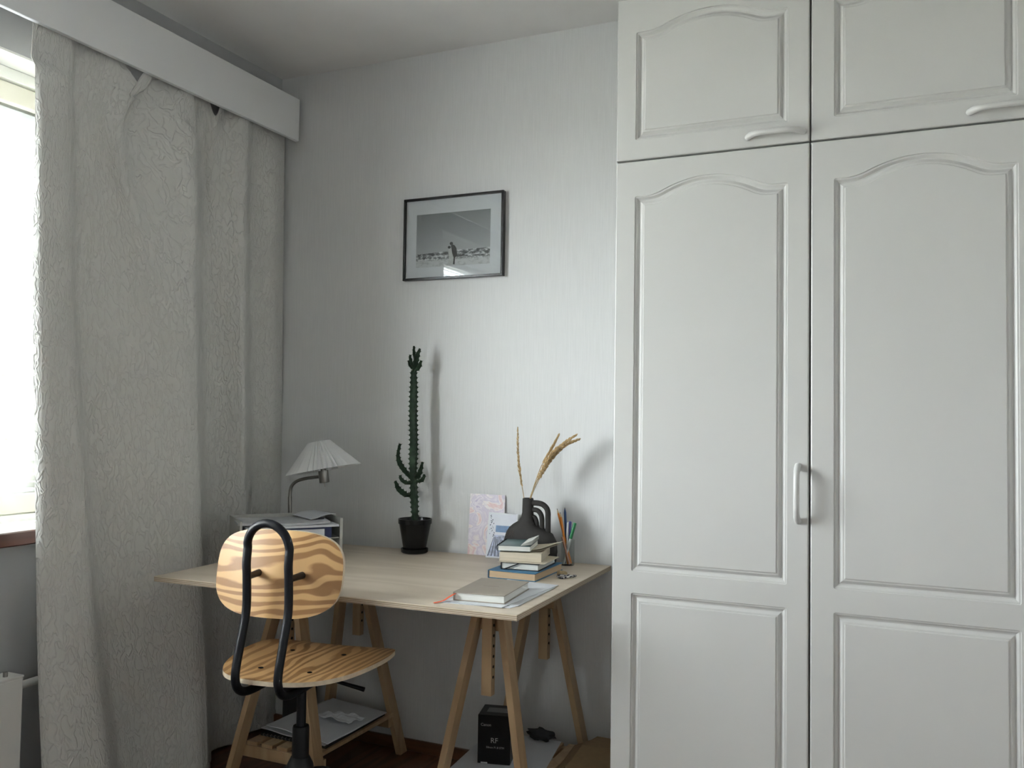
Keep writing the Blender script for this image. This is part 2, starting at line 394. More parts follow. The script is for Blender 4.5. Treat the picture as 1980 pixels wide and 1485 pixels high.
# soffit and reveal lining
b = BM(); box(b, -0.10, -0.001, WY0, WY1, WZ1-.006, WZ1); box(b, -0.10, -0.001, WY1-.006, WY1, WZ0, WZ1-.006); box(b, -0.10, -0.001, WY0, WY0+.006, WZ0, WZ1-.006)
obj('reveal_lining', b, 'winwhite', win, None, True)
def ring(name, x0, x1, y0, y1, z0, z1, t, mat, tb=None):
    tb = tb or t; b = BM()
    box(b, x0, x1, y0, y1, z1-t, z1, .002); box(b, x0, x1, y0, y1, z0, z0+tb, .002)
    box(b, x0, x1, y0, y0+t, z0+tb, z1-t, .002); box(b, x0, x1, y1-t, y1, z0+tb, z1-t, .002)
    return obj(name, b, mat, win, None, True)
ring('window_frame', -0.20, -0.10, WY0+.006, WY1-.006, WZ0+.035, WZ1-.006, 0.034, 'winwhite', .022)
ring('inner_sash', -0.135, -0.108, WY0+.043, WY1-.043, WZ0+.060, WZ1-.046, 0.055, 'wincream', .055)
ring('outer_sash', -0.197, -0.172, WY0+.043, WY1-.043, WZ0+.060, WZ1-.046, 0.088, 'winwhite', .055)
for x in (-0.128, -0.184):
    boxo('pane', (x-.002, x+.002, WY0+.090, WY1-.090, WZ0+.110, WZ1-.095), 'glass', win)
b = BM(); box(b, -0.100, 0.0, WY0, WY1, WZ0+.003, WZ0+.034); box(b, -.001, 0.062, WY0-.05, WY1+.06, WZ0+.006, WZ0+.034, .002)
sill = obj('window_sill', b, 'sill', win, None, True)
b = BM(); box(b, 0.060, 0.074, WY0-.05, WY1+.06, WZ0-.004, WZ0+.034, .003); obj('sill_edge', b, 'sillwood', sill, None, True)

# venetian blind between the sashes
blind = thing('venetian_blind', 'white venetian blind with narrow open slats in the window', 'blind', (-0.155, -1.75, 0.93))
y0b, y1b = WY0+.10, WY1-.10
boxo('head_rail', (-0.168, -0.142, y0b, y1b, 2.025, 2.050), 'slat', blind, .002)
boxo('bottom_rail', (-0.167, -0.143, y0b, y1b, 0.930, 0.942), 'slat', blind, .002)
sm = BM(); pr = []
for k in range(5):
    u = -0.0125 + 0.025*k/4; pr.append((u, 0.0022*(1-(u/0.0125)**2)))
rot = math.radians(-3)
pr = [(u*math.cos(rot)-z*math.sin(rot), u*math.sin(rot)+z*math.cos(rot)) for u, z in pr]
for s in range(4):
    vs = [sm.verts.new((pr[i][0], y, pr[i][1])) for i, y in ((s, y0b+1.75), (s+1, y0b+1.75), (s+1, y1b+1.75), (s, y1b+1.75))]; sm.faces.new(vs)
bmesh.ops.remove_doubles(sm, verts=sm.verts[:], dist=1e-6)
zz = 0.960; slat0 = None
while zz < 2.02:
    if slat0 is None:
        slat0 = obj('slat', sm, 'slat', blind, 60); s = slat0
    else: s = dup(slat0, blind)
    s.location = (0, 0, zz-0.93); zz += 0.0215 + 0.0085*(zz-0.96)/1.06
for yc in (y0b+.07, -1.95, y1b-.045):
    b = BM(); tube(b, [(-0.1425, yc, 0.93), (-0.1425, yc, 2.03)], 0.0010, 5); obj('ladder_cord', b, 'cord', blind, None, True)

# radiator under the window
rad = thing('radiator', 'white panel radiator below the window sill', 'radiator', (0.06, -1.75, 0.12))
RZ0, RZ1 = 0.10, 0.468
boxo('panel', (0.082, 0.097, -2.40, -1.105, RZ0, RZ1), 'radiator', rad, .005)
boxo('back_panel', (0.030, 0.042, -2.40, -1.105, RZ0, RZ1), 'radiator', rad, .004)
b = BM(); box(b, 0.030, 0.097, -2.40, -1.105, RZ1-.002, RZ1+.004, .001); g = obj('top_grille', b, 'radiator', rad, None, True)
b = BM()
for k in range(40): box(b, 0.045, 0.080, -2.38+k*.032, -2.372+k*.032, RZ0+.01, RZ1-.003)
obj('fins', b, 'radiator', rad, None, True)['kind'] = 'stuff'
b = BM(); tube(b, [(0.062, -1.105, 0.435), (0.062, -0.98, 0.437), (0.062, -0.90, 0.437), (0.05, -0.885, 0.43), (0.05, -0.88, 0.40), (0.05, -0.88, 0.005)], 0.011, 10); obj('pipe', b, 'radiator', rad, 40, True)
b = BM(); tube(b, [(0.07, -1.14, RZ1+.003), (0.07, -1.14, RZ1+.016)], 0.006, 8); obj('air_valve', b, 'steel', rad, None, True)
for y in (-1.30, -2.25): boxo('bracket', (0.001, 0.031, y, y+.03, .15, .45), 'radiator', rad)

# valance board with rail behind it
val = thing('curtain_valance', 'long white valance board above the curtain', 'valance', (0.05, -1.6, 2.214))
boxo('board', (0.095, 0.111, -3.10, -0.030, 2.214, 2.376), 'valance', val, .0015)
for y in (-0.60, -1.75, -2.75): boxo('bracket', (0.0, 0.096, y, y+.02, 2.30, 2.37), 'valance', val)
b = BM(); box(b, 0.050, 0.072, -3.0, -0.05, 2.288, 2.302); obj('curtain_rail', b, 'valance', val, None, True)

# ------------------------------------------------------------------ curtain
# control folds: photo column and distance from the wall at seven heights
rows = [(180, 2.25), (330, 1.98), (600, 1.48), (1000, 0.90), (1250, 0.52), (1470, 0.16), (1470, 0.008)]
folds = [ # photo column at each height ; distance from the wall at each height
 ((59, 63, 62, 68, 73, 84, 88),        (.090, .112, .120, .124, .13, .14, .145)),
 ((74, 78, 79, 86, 90, 104, 108),      (.092, .126, .136, .142, .148, .158, .16)),
 ((103, 104, 108, 120, 130, 158, 164), (.092, .130, .146, .156, .164, .172, .175)),
 ((132, 133, 139, 164, 184, 212, 222), (.088, .118, .134, .148, .162, .172, .178)),
 ((141, 142, 150, 176, 195, 226, 236), (.066, .076, .080, .078, .076, .074, .07)),
 ((172, 172, 188, 214, 232, 256, 258), (.072, .084, .090, .088, .086, .084, .085)),
 ((222, 200, 246, 266, 284, 306, 308), (.078, .104, .112, .112, .112, .118, .12)),
 ((288, 232, 298, 312, 330, 345, 345), (.088, .136, .134, .138, .142, .155, .16)),
 ((298, 250, 338, 350, 363, 376, 378), (.068, .096, .150, .158, .164, .182, .19)),
 ((344, 332, 369, 376, 386, 394, 396), (.070, .112, .152, .160, .170, .186, .195)),
 ((368, 376, 382, 387, 394, 401, 405), (.090, .126, .136, .142, .154, .172, .18)),
 ((376, 386, 391, 394, 399, 404, 408), (.050, .050, .046, .044, .05, .060, .06)),
 ((400, 396, 408, 412, 416, 417, 417), (.062, .040, .036, .034, .036, .036, .036)),
 ((428, 414, 430, 432, 432, 430, 430), (.090, .060, .056, .052, .045, .045, .045)),
 ((435, 436, 452, 453, 450, 446, 446), (.048, .066, .088, .088, .06, .06, .06)),
 ((462, 461, 468, 468, 466, 460, 460), (.072, .098, .112, .112, .07, .07, .07)),
 ((480, 478, 477, 476, 474, 468, 468), (.088, .100, .104, .104, .07, .07, .07)),
 ((489, 486, 485, 485, 482, 476, 476), (.046, .042, .040, .040, .04, .04, .04)),
 ((515, 513, 511, 510, 505, 500, 500), (.052, .050, .048, .048, .04, .04, .04)),
 ((536, 534, 531, 528, 522, 516, 516), (.060, .062, .060, .060, .05, .05, .05)),
 ((553, 551, 548, 543, 536, 530, 530), (.040, .040, .040, .040, .04, .04, .04)),
]
grid = []
for pxs, xs in folds:
    col = []
    for (row, z), px, x in zip(rows, pxs, xs):
        p = at(px, row, 0, x); col.append(Vector((x, p.y, z)))
    grid.append(col)
NF = len(grid); NZ = 90
cols = [smooth_path(c, 15) for c in grid]           # along the height
nz = len(cols[0]); bm = BM(); verts = []; uvs = []
lines = []
for j in range(nz):
    lines.append(smooth_path([cols[i][j] for i in range(NF)], 9))
ns = len(lines[0])
ref = lines[nz//2]; arc = [0.0]
for i in range(1, ns): arc.append(arc[-1] + (ref[i]-ref[i-1]).length)
def sag(i):
    f = i/9.0           # fold index
    def dip(c, w, d): t = abs(f-c)/w; return d*(0.5+0.5*math.cos(PI*t)) if t < 1 else 0
    return dip(6.75, 0.95, 0.105) + dip(12.6, 0.8, 0.095)
top0 = 2.25
for j in range(nz):
    rowv = []
    for i in range(ns):
        p = lines[j][i].copy()
        k = max(0.0, (p.z-1.55)/(top0-1.55))
        p.z += 0.030*k - sag(i)*k*k
        if p.z > 2.12: p.x = min(p.x, 0.092)      # stays behind the valance board
        if p.z < 0.05: p.x += 0.004*math.sin(arc[i]*60)
        rowv.append(bm.verts.new(p))
    verts.append(rowv)
uvl = bm.loops.layers.uv.new('uv')
for j in range(nz-1):
    for i in range(ns-1):
        f = bm.faces.new((verts[j][i], verts[j+1][i], verts[j+1][i+1], verts[j][i+1]))
        for l, (jj, ii) in zip(f.loops, ((j, i), (j+1, i), (j+1, i+1), (j, i+1))):
            l[uvl].uv = (arc[ii], lines[jj][ii].z)
cur = obj('curtain', bm, 'cloth', None, 180)
tag(cur, 'heavy off-white crinkled fabric curtain hanging to the floor beside the desk', 'curtain')
sd = cur.modifiers.new('thickness', 'SOLIDIFY'); sd.thickness = 0.0022; sd.offset = -1

# ------------------------------------------------------------------ wardrobes
WDY = -0.60; X0 = 1.5555; DW = 0.474; ZS = 1.827; ZT = 2.246; GP = 0.0022
def outline(w0, w1, z0, z1, arch, rc=0.004):
    """groove outline, counter-clockwise; optional arched top"""
    pts = []
    def corner(cx, cz, a0):
        for k in range(4):
            a = a0 + (PI/2)*k/3; pts.append((cx+rc*math.cos(a), cz+rc*math.sin(a)))
    corner(w0+rc, z0+rc, PI); corner(w1-rc, z0+rc, 1.5*PI); corner(w1-rc, z1-rc, 0)
    if arch:
        n = 44; a = 0.27
        for k in range(1, n):
            t = 1-k/n; s = min(t, 1-t); s = (s-0.07)/0.43
            h = 0 if s <= 0 else (s*s/a if s < a else 1-(1-s)**2/(1-a))
            pts.append((w0+(w1-w0)*t, z1+arch*h))
    corner(w0+rc, z1-rc, PI/2)
    return pts
PROF = [(0.0, 0.0), (0.0012, 0.0022), (0.0045, 0.0026), (0.0095, 0.0072), (0.0125, 0.0078), (0.0150, 0.0062), (0.0195, 0.0024), (0.0235, 0.0020), (0.0248, 0.0002), (0.026, 0.0)]
def door_bm(w, h, panels, t=0.019):
    """routed door: front at y=0, body behind (+y), grooves cut to the profile"""
    bm = BM(); bv = 0.0028
    def rect(ins, y): return [bm.verts.new((x, y, z)) for x, z in ((ins, ins), (w-ins, ins), (w-ins, h-ins), (ins, h-ins))]
    r_front, r_mid, r_side, r_back = rect(bv, 0), rect(bv*.35, bv*.35), rect(0, bv), rect(0, t)
    for A, B in ((r_front, r_mid), (r_mid, r_side), (r_side, r_back)):
        for k in range(4): bm.faces.new((A[k], B[k], B[(k+1) % 4], A[(k+1) % 4]))
    bm.faces.new(r_back)
    edges = [bm.edges.get((r_front[k], r_front[(k+1) % 4])) for k in range(4)]
    for pn in panels:
        prev = None
        for d, dep in PROF:
            w0, w1, z0, z1, ar = pn; pp = outline(w0+d, w1-d, z0+d, z1-d, ar, max(0.0045-d, 0.0002))
            ringv = [bm.verts.new((x, dep, z)) for x, z in pp]; n = len(ringv)
            if prev is None:
                for k in range(n): edges.append(bm.edges.new((ringv[k], ringv[(k+1) % n])))
            else:
                for k in range(n): bm.faces.new((prev[k], ringv[k], ringv[(k+1) % n], prev[(k+1) % n]))
            prev = ringv
        bm.faces.new(prev)
    bmesh.ops.triangle_fill(bm, use_beauty=True, edges=edges)
    return bm
dz0 = 0.090; G = 0.0497
low_h = ZS-GP-dz0
lowpan = [(G, DW-2*GP-G+.002, 0.055, 0.7424-dz0, 0), (G, DW-2*GP-G+.002, 0.7953-dz0, 1.7355-dz0, 0.038)]
up_h = ZT-ZS-GP
uppan = [(G, DW-2*GP-G+.002, 1.8787-ZS-GP, 2.156-ZS-GP, 0.034)]
low_me = up_me = None
def handle_bm(L, proj, horizontal):
    n = 22; path = []; R = []
    for k in range(n+1):
        t = k/n; a = (t-0.5)*L
        e = min(t, 1-t)
        y = -proj*(1-(2*t-1)**4)**0.8 if 0 < t < 1 else 0.0
        path.append(((a, y, 0) if horizontal else (0, y, a))); R.append(0.0068 if 0.12 < t < 0.88 else 0.0076)
    path[0] = Vector(path[0]) + Vector((0, 0.001, 0)); path[-1] = Vector(path[-1]) + Vector((0, 0.001, 0))
    b = BM(); tube(b, path, R, 12); return b
hl = hu = None
units = ['beside the desk', 'second along from the desk', 'third along from the desk', 'fourth along from the desk']
for i in range(4):
    xa = X0 + i*DW
    t = thing('wardrobe', 'tall off-white wardrobe with arched panel door ' + units[i], 'wardrobe', (xa+DW/2, WDY/2, 0), group='row of wardrobes')
    b = BM(); box(b, xa, xa+DW, WDY+.021, -0.016, 0.085, ZS-.001); obj('body', b, 'carcass', t, None, True)
    b = BM(); box(b, xa, xa+DW, WDY+.06, -0.05, 0.0, 0.085); obj('plinth', b, 'carcass', t, None, True)
    if low_me is None:
        d = obj('door', door_bm(DW-2*GP, low_h, lowpan), 'door', t); low_me = d
    else: d = dup(low_me, t)
    d.location = (-DW/2+GP, WDY-WDY/2, dz0)
    if hl is None: h = obj('handle', handle_bm(0.128, 0.032, False), 'handle', d, 50); hl = h
    else: h = dup(hl, d)
    h.location = (DW-2*GP-0.0235, 0.0, 1.007-dz0)
    t2 = thing('overhead_cabinet', 'short off-white cabinet above the wardrobe ' + units[i], 'cabinet', (xa+DW/2, WDY/2, ZS), group='row of overhead cabinets')
    b = BM(); box(b, xa, xa+DW, WDY+.021, -0.016, ZS, ZT+.004); obj('body', b, 'carcass', t2, None, True)
    if up_me is None:
        d = obj('door', door_bm(DW-2*GP, up_h, uppan), 'door', t2); up_me = d
    else: d = dup(up_me, t2)
    d.location = (-DW/2+GP, WDY-WDY/2, GP)
    if hu is None: h = obj('handle', handle_bm(0.128, 0.030, True), 'handle', d, 50); hu = h
    else: h = dup(hu, d)
    h.location = (1.948-X0, 0.0, 1.853-ZS-GP)

# ------------------------------------------------------------------ desk
ZD = 0.7034; TH = 0.0145
desk = thing('desk', 'pale birch plywood table top lying on two trestles', 'desk', (0.81, -0.42, ZD-TH))
FL, FR, BR, BL = (0.264, -0.832), (1.387, -0.801), (1.364, -0.006), (0.241, -0.036)
b = BM(); prism(b, [FL, FR, BR, BL], 2, ZD-0.0012, ZD); obj('top_veneer', b, 'birch', desk, None, True)
b = BM(); prism(b, [FL, FR, BR, BL], 2, ZD-TH, ZD-0.0012); o = obj('plywood_core', b, 'plyedge', desk, None, True)

def trestle(name_label, fl, fr, bl, br, post_f, post_b, xc, grp):
    """A-legged trestle: four splayed legs, two peg posts, top bar, slatted shelf"""
    t = thing('trestle', name_label, 'trestle', (xc, -0.29, 0), group=grp)
    zt = 0.655
    for (bot, top) in (fl, fr, bl, br):
        d = 0.020 if bot[1] < -0.3 else -0.020
        b = BM(); beam(b, (bot[0], bot[1], 0), (top[0], top[1], zt), 0.019, 0.044); obj('leg', b, 'trestle', t, None, True)
    for (x, y, z0) in (post_f, post_b):
        b = BM(); beam(b, (x, y, z0), (x, y, ZD-TH-0.030), 0.030, 0.024); p = obj('post', b, 'trestle', t, None, True)
        z = z0 + 0.05
        while z < 0.64:
            b = BM(); bmesh.ops.create_cone(b, cap_ends=True, segments=10, radius1=0.0042, radius2=0.0042, depth=0.0325, matrix=Matrix.Translation((x+.0, y, z)) @ Matrix.Rotation(PI/2, 4, 'Y'))
            obj('peg_hole', b, 'hole', p, None, True); z += 0.0285
    yf, yb = post_f[1], post_b[1]
    b = BM(); box(b, xc-.020, xc+.020, yf-.075, yb+.06, ZD-TH-.032, ZD-TH, .002); obj('top_bar', b, 'trestle', t, None, True)
    for y, tag_ in ((yf, 0), (yb, 1)):
        b = BM(); s = 1 if y == yf else -1
        box(b, xc-.052, xc+.052, y+s*.016, y+s*.036, 0.575, 0.645, .002); obj('head_block', b, 'trestle', t, None, True)
    def leg_x(l, z): f = z/0.655; return l[0][0]+(l[1][0]-l[0][0])*f, l[0][1]+(l[1][1]-l[0][1])*f
    zs = 0.118
    for L, R, s in ((fl, fr, 1), (bl, br, -1)):
        xl, yl = leg_x(L, zs); xr, yr = leg_x(R, zs)
        b = BM(); box(b, xl-.004, xr+.004, yl+s*.023, yl+s*.041, zs-.020, zs+.016, .0015); obj('cross_rail', b, 'trestle', t, None, True)
    xl, yl = leg_x(fl, zs); xr, _ = leg_x(fr, zs); _, yb2 = leg_x(bl, zs)
    n = 5; wv = (xr-xl-.03-4*0.017)/n
    for k in range(n):
        xa = xl+.015+k*(wv+.017)
        b = BM(); box(b, xa, xa+wv, yl+.026, yb2-.026, zs+.016, zs+.028, .0015); obj('shelf_slat', b, 'trestle', t, None, True)
    return t
trestle('beech trestle with slatted shelf under the desk beside the wardrobe', ((1.012, -.540), (1.138, -.487)), ((1.325, -.540), (1.204, -.487)), ((0.985, -.037), (1.132, -.101)), ((1.320, -.037), (1.200, -.101)),
        (1.168, -0.495, 0.402), (1.175, -0.098, 0.408), 1.170, 'desk trestles')
trestle('beech trestle with papers on its shelf under the desk by the curtain', ((0.292, -.540), (0.452, -.487)), ((0.651, -.540), (0.502, -.487)), ((0.302, -.037), (0.412, -.101)), ((0.620, -.037), (0.474, -.101)),
        (0.478, -0.495, 0.402), (0.470, -0.098, 0.404), 0.474, 'desk trestles')

# ------------------------------------------------------------------ chair
ch = thing('desk_chair', 'plywood work chair with black looped tube back and swivel column', 'chair', (0.759, -0.79, 0), math.atan2(.157, .988))
SZ = 0.520
half = [(0.0, 0.222), (0.08, 0.222), (0.145, 0.214), (0.182, 0.192), (0.201, 0.150), (0.208, 0.09), (0.203, 0.02), (0.187, -0.06), (0.160, -0.125), (0.118, -0.178), (0.06, -0.205), (0.0, -0.211)]
outl = half + [(-x, y) for x, y in reversed(half[1:-1])]
outl = [(v.x, v.y) for v in smooth_path([(x, y, 0) for x, y in outl], 4, True)]
def panel_bm(poly, thick, surf, rings=6):
    """thin shaped panel from an outline; surf(x,y)->z of its upper face"""
    bm = BM(); n = len(poly); bot = []; top = []
    cx = sum(p[0] for p in poly)/n; cy = sum(p[1] for p in poly)/n
    for lst, dz in ((top, 0), (bot, -thick)):
        for r in range(rings):
            f = 1-r/rings
            if r == 0: pass
            lst.append([bm.verts.new((cx+(x-cx)*f, cy+(y-cy)*f, surf(cx+(x-cx)*f, cy+(y-cy)*f)+dz)) for x, y in poly])
        lst.append(bm.verts.new((cx, cy, surf(cx, cy)+dz)))
    for lst in (top, bot):
        for r in range(rings-1):
            for k in range(n): bm.faces.new((lst[r][k], lst[r][(k+1) % n], lst[r+1][(k+1) % n], lst[r+1][k]))
        for k in range(n): bm.faces.new((lst[rings-1][k], lst[rings-1][(k+1) % n], lst[rings]))
    for k in range(n):
        f = bm.faces.new((top[0][k], bot[0][k], bot[0][(k+1) % n], top[0][(k+1) % n])); f.material_index = 1
    return bm
def seat_z(x, y): return SZ + 0.006*(x/0.2)**2 - (0.010*((y-.12)/.1)**2 if y > .12 else 0) + (0.006*((-y-.08)/.13)**2 if y < -.08 else 0) - 0.006
seat = obj('seat', panel_bm(outl, 0.0115, seat_z), ['pine_seat', 'pine_edge'], ch, 50)
b0 = None
for (x, y) in ((-0.07, -0.092), (0.07, -0.092), (0.078, 0.088), (-0.078, 0.088)):
    b = BM(); z = seat_z(x, y); lathe(b, [(0.0065, z-.002), (0.0065, z+.0012), (0.004, z+.0022)], x, y, 14); obj('bolt', b, 'black', seat, 40)
# backrest: rounded panel curving round the sitter, grain running across
bw, bh, bzc = 0.180, 0.110, 0.765; bx = -0.020
poly = []
for k in range(72):
    a = 2*PI*k/72; c, s = math.cos(a), math.sin(a); e = 2/3.1
    x = bw*math.copysign(abs(c)**e, c); z = bh*math.copysign(abs(s)**e, s)*(1.0 if s > 0 else 0.97)
    poly.append((x, z))
pb = panel_bm(poly, 0.0105, lambda x, z: 0.127 - 0.030*(x/bw)**2 - 0.02*(z/bh) + 0.004)
# panel z is the distance behind the column: rotate so that it stands upright
for v in pb.verts: v.co = Vector((v.co.x+bx, -v.co.z, v.co.y+bzc))
obj('backrest', pb, ['pine_back', 'pine_edge'], ch, 50)
hw = 0.058
side = [(-0.188, 0.840), (-0.192, 0.800), (-0.189, 0.765), (-0.187, 0.690), (-0.200, 0.640), (-0.214, 0.595), (-0.226, 0.555), (-0.229, 0.525), (-0.218, 0.500), (-0.190, 0.484), (-0.14, 0.478), (-0.03, 0.478)]
arc_ = []
for k in range(1, 16):
    a = PI*k/16; arc_.append((-hw*math.cos(a), -0.190-0.008*math.sin(a), 0.840+0.062*math.sin(a)))
path = smooth_path([(-hw, y, z) for y, z in reversed(side)], 5)[:-1] + [Vector((-hw, -.188, .840))] + [Vector(p) for p in arc_] + smooth_path([(hw, y, z) for y, z in side], 5)
b = BM(); tube(b, path, 0.0108, 14); bt = obj('back_tube', b, 'black', ch, 60)
for s in (-1, 1):
    b = BM(); tube(b, [(s*hw, -0.186, 0.766), (s*hw*1.03, -0.150, 0.766), (s*hw*1.05, -0.126, 0.766)], [0.0085, 0.0085, 0.0095], 12); obj('back_stud', b, 'black', ch, 50)
b = BM(); box(b, -0.085, 0.085, -0.10, 0.10, 0.488, 0.506, .004); box(b, -0.045, 0.045, -0.06, 0.06, 0.455, 0.489, .006); obj('mechanism', b, 'blackp', ch)
b = BM(); tube(b, [(0.03, 0.0, 0.472), (0.10, 0.005, 0.468), (0.175, 0.012, 0.452)], [0.004, 0.0045, 0.0062], 10); obj('height_lever', b, 'black', ch, 50)
b = BM(); lathe(b, [(0.0125, 0.33), (0.0125, 0.458), (0.020, 0.462), (0.022, 0.47)], 0, 0, 20); obj('gas_column', b, 'black', ch, 40)
b = BM(); lathe(b, [(0.0225, 0.20), (0.0222, 0.340), (0.0205, 0.345), (0.013, 0.346)], 0, 0, 24); obj('column_sleeve', b, 'blackp', ch, 40)
b = BM(); lathe(b, [(0.036, 0.10), (0.042, 0.14), (0.042, 0.20), (0.034, 0.245), (0.024, 0.265)], 0, 0, 24); base = obj('base_hub', b, 'blackp', ch, 40)
for k in range(5):
    a = 2*PI*k/5 + 1.19
    ca, sa = math.cos(a), math.sin(a); r1 = 0.27
    b = BM(); tube(b, smooth_path([(ca*.015, sa*.015, .205), (ca*.09, sa*.09, .185), (ca*.18, sa*.18, .125), (ca*r1, sa*r1, .075)], 5), [0.024]*6+[0.021]*5+[0.016]*5, 10); obj('base_arm', b, 'blackp', ch, 50)
    b = BM()
    for s in (-1, 1):
        mt = Matrix.Translation((ca*r1 - sa*.013*s, sa*r1 + ca*.013*s, 0.0265)) @ Matrix.Rotation(a, 4, 'Z') @ Matrix.Rotation(PI/2, 4, 'X')
        bmesh.ops.create_cone(b, cap_ends=True, segments=18, radius1=0.0262, radius2=0.0262, depth=0.016, matrix=mt)
    tube(b, [(ca*r1, sa*r1, .028), (ca*r1, sa*r1, .078)], 0.008, 8)
    obj('castor', b, 'blackp', ch, 40)

# ------------------------------------------------------------------ framed photograph
PX0, PX1, PZ0, PZ1 = 0.576, 0.972, 1.6564, 1.9512
pf = thing('framed_photo', 'black framed black-and-white photo of a couple on a beach, on the wall', 'picture', ((PX0+PX1)/2, -0.010, PZ0))
b = BM(); t = 0.0085
box(b, PX0, PX1, -0.021, -0.0008, PZ0, PZ0+t, .001); box(b, PX0, PX1, -0.021, -0.0008, PZ1-t, PZ1, .001)
box(b, PX0, PX0+t, -0.021, -0.0008, PZ0+t, PZ1-t, .001); box(b, PX1-t, PX1, -0.021, -0.0008, PZ0+t, PZ1-t, .001)
obj('frame', b, 'frame', pf, None, True)
boxo('mat_board', (PX0+t, PX1-t, -0.012, -0.003, PZ0+t, PZ1-t), 'mat', pf)
iw, ih = PX1-PX0, PZ1-PZ0
qx0, qx1, qz0, qz1 = PX0+.128*iw, PX0+.868*iw, PZ0+.155*ih, PZ0+.800*ih
M['photo'] = photo_print('photo_print', qx1-qx0, qz1-qz0)
b = BM(); box(b, qx0, qx1, -0.0125, -0.0118, qz0, qz1); prn = obj('print', b, 'photo', pf, None, True, (qx0, -0.0125, qz0))
def figpoly(name, pts, mat, y):
    def cv(p): return (qx0+(p[0]-430)/965*(qx1-qx0), qz1-(p[1]-437+ (p[0]-900)*.05)/733*(qz1-qz0))
    b = BM(); prism(b, [cv(p) for p in pts], 1, y, y+0.0002); return obj(name, b, mat, prn, None, True)
def circ(cx, cy, r): return [(cx+r*math.cos(2*PI*k/14), cy+r*math.sin(2*PI*k/14)) for k in range(14)]
figpoly('printed_figure', [(890, 895), (915, 880), (940, 890), (965, 930), (975, 1030), (948, 1060), (945, 1150), (915, 1150), (925, 1060), (905, 1010), (900, 930)], 'fig_dark', -0.01275)
figpoly('printed_figure', [(865, 940), (900, 930), (910, 1000), (930, 1060), (922, 1150), (853, 1162), (868, 1050), (860, 990)], 'fig_light', -0.0129)
figpoly('printed_head', circ(898, 866, 22), 'fig_dark', -0.0131); figpoly('printed_head', circ(871, 917, 19), 'fig_dark', -0.0132)
boxo('glass', (PX0+t, PX1-t, -0.0175, -0.0160, PZ0+t, PZ1-t), 'pglass', pf)

# ------------------------------------------------------------------ things on the desk
# cactus in a black pot with saucer
cp = at(802, 1040, 1, -0.085); cx, cy = cp.x, -0.085
ct = thing('potted_cactus', 'tall thin dark green branching cactus in black pot on the desk', 'plant', (cx, cy, ZD))
b = BM(); lathe(b, [(0.040, ZD), (0.046, ZD+.004), (0.047, ZD+.016), (0.044, ZD+.016), (0.041, ZD+.008), (0.030, ZD+.007)], cx, cy, 40); obj('saucer', b, 'pot', ct, 40, True)
b = BM(); lathe(b, [(0.034, ZD+.0078), (0.038, ZD+.010), (0.0545, ZD+.100), (0.0575, ZD+.101), (0.058, ZD+.117), (0.0545, ZD+.117), (0.052, ZD+.100)], cx, cy, 40, True, False); obj('pot', b, 'pot', ct, 40, True)
b = BM(); lathe(b, [(0.0535, ZD+.100), (0.03, ZD+.104), (0.005, ZD+.105)], cx, cy, 24); obj('soil', b, 'soil', ct, 40, True)
def cactus_stem(name, path, rads, ribs=4, parent=None, twist=0.15, teeth=0.0165):
    """ribbed column with toothed ribs, thorns at the teeth"""
    P = smooth_path(path, 10); n = len(P)
    L = [0.0]
    for i in range(1, n): L.append(L[-1]+(P[i]-P[i-1]).length)
    m = max(8, int(L[-1]/0.0028)); Q = []; 
    for j in range(m+1):
        s = L[-1]*j/m; i = max(k for k in range(n) if L[k] <= s+1e-9); i = min(i, n-2)
        f = (s-L[i])/max(1e-9, L[i+1]-L[i]); Q.append((P[i].lerp(P[i+1], f), s))
    bm = BM(); th = BM(); rings = []; seg = ribs*4
    for j, (q, s) in enumerate(Q):
        T = (Q[min(j+1, m)][0]-Q[max(j-1, 0)][0]).normalized()
        N = Vector((0, 1, 0)) - T*T.y; N.normalize(); B = T.cross(N)
        u = s/L[-1]*(len(rads)-1); k = min(int(u), len(rads)-2); R = 1.15*(rads[k]+(rads[k+1]-rads[k])*(u-k))
        ring_ = []
        for a_ in range(seg):
            a = 2*PI*a_/seg + twist + PI/4
            ph = (s/teeth + (0.5 if (a_//4) % 2 else 0)) % 1.0
            tooth = max(0, 1-abs(ph-0.5)*3.2)
            rr = R*((1.0+0.42*tooth) if a_ % 4 == 0 else (0.62 if a_ % 4 == 2 else 0.78))
            p = q + (N*math.cos(a)+B*math.sin(a))*rr
            ring_.append(bm.verts.new(p))
            if a_ % 4 == 0 and abs(ph-0.5) < 0.5*0.0028/teeth:
                dr = (N*math.cos(a)+B*math.sin(a)+T*0.5)
                for sgn in (-1, 1):
                    d2 = (dr + T.cross(dr)*0.5*sgn).normalized()
                    tube(th, [p-d2*.001, p+d2*.0045], [0.0006, 0.0001], 4)
        rings.append(ring_)
    for j in range(m):
        for k in range(seg): bm.faces.new((rings[j][k], rings[j][(k+1) % seg], rings[j+1][(k+1) % seg], rings[j+1][k]))
    bm.faces.new(list(reversed(rings[0]))); bm.faces.new(rings[-1])
    o = obj(name, bm, 'cactus', parent, 45, True)
    to = obj('thorns', th, 'spine', o, None, True); to['kind'] = 'stuff'
    return o
def cpt(px, py, dy=0.0):
    p = at(px, py, 1, cy+dy); return (p.x, p.y, p.z)
cactus_stem('stem', [cpt(803, 1008), cpt(802, 985), cpt(800, 940), cpt(799, 900), cpt(800, 850), cpt(799, 800), cpt(800, 750), cpt(800, 716)], [0.0095, 0.0115, 0.0105, 0.0125, 0.0120, 0.0120, 0.0115, 0.0085], 4, ct)
cactus_stem('branch', [cpt(794, 956), cpt(784, 957), cpt(770, 946), cpt(764, 930)], [0.005, 0.0095, 0.0085, 0.004], 3, ct)
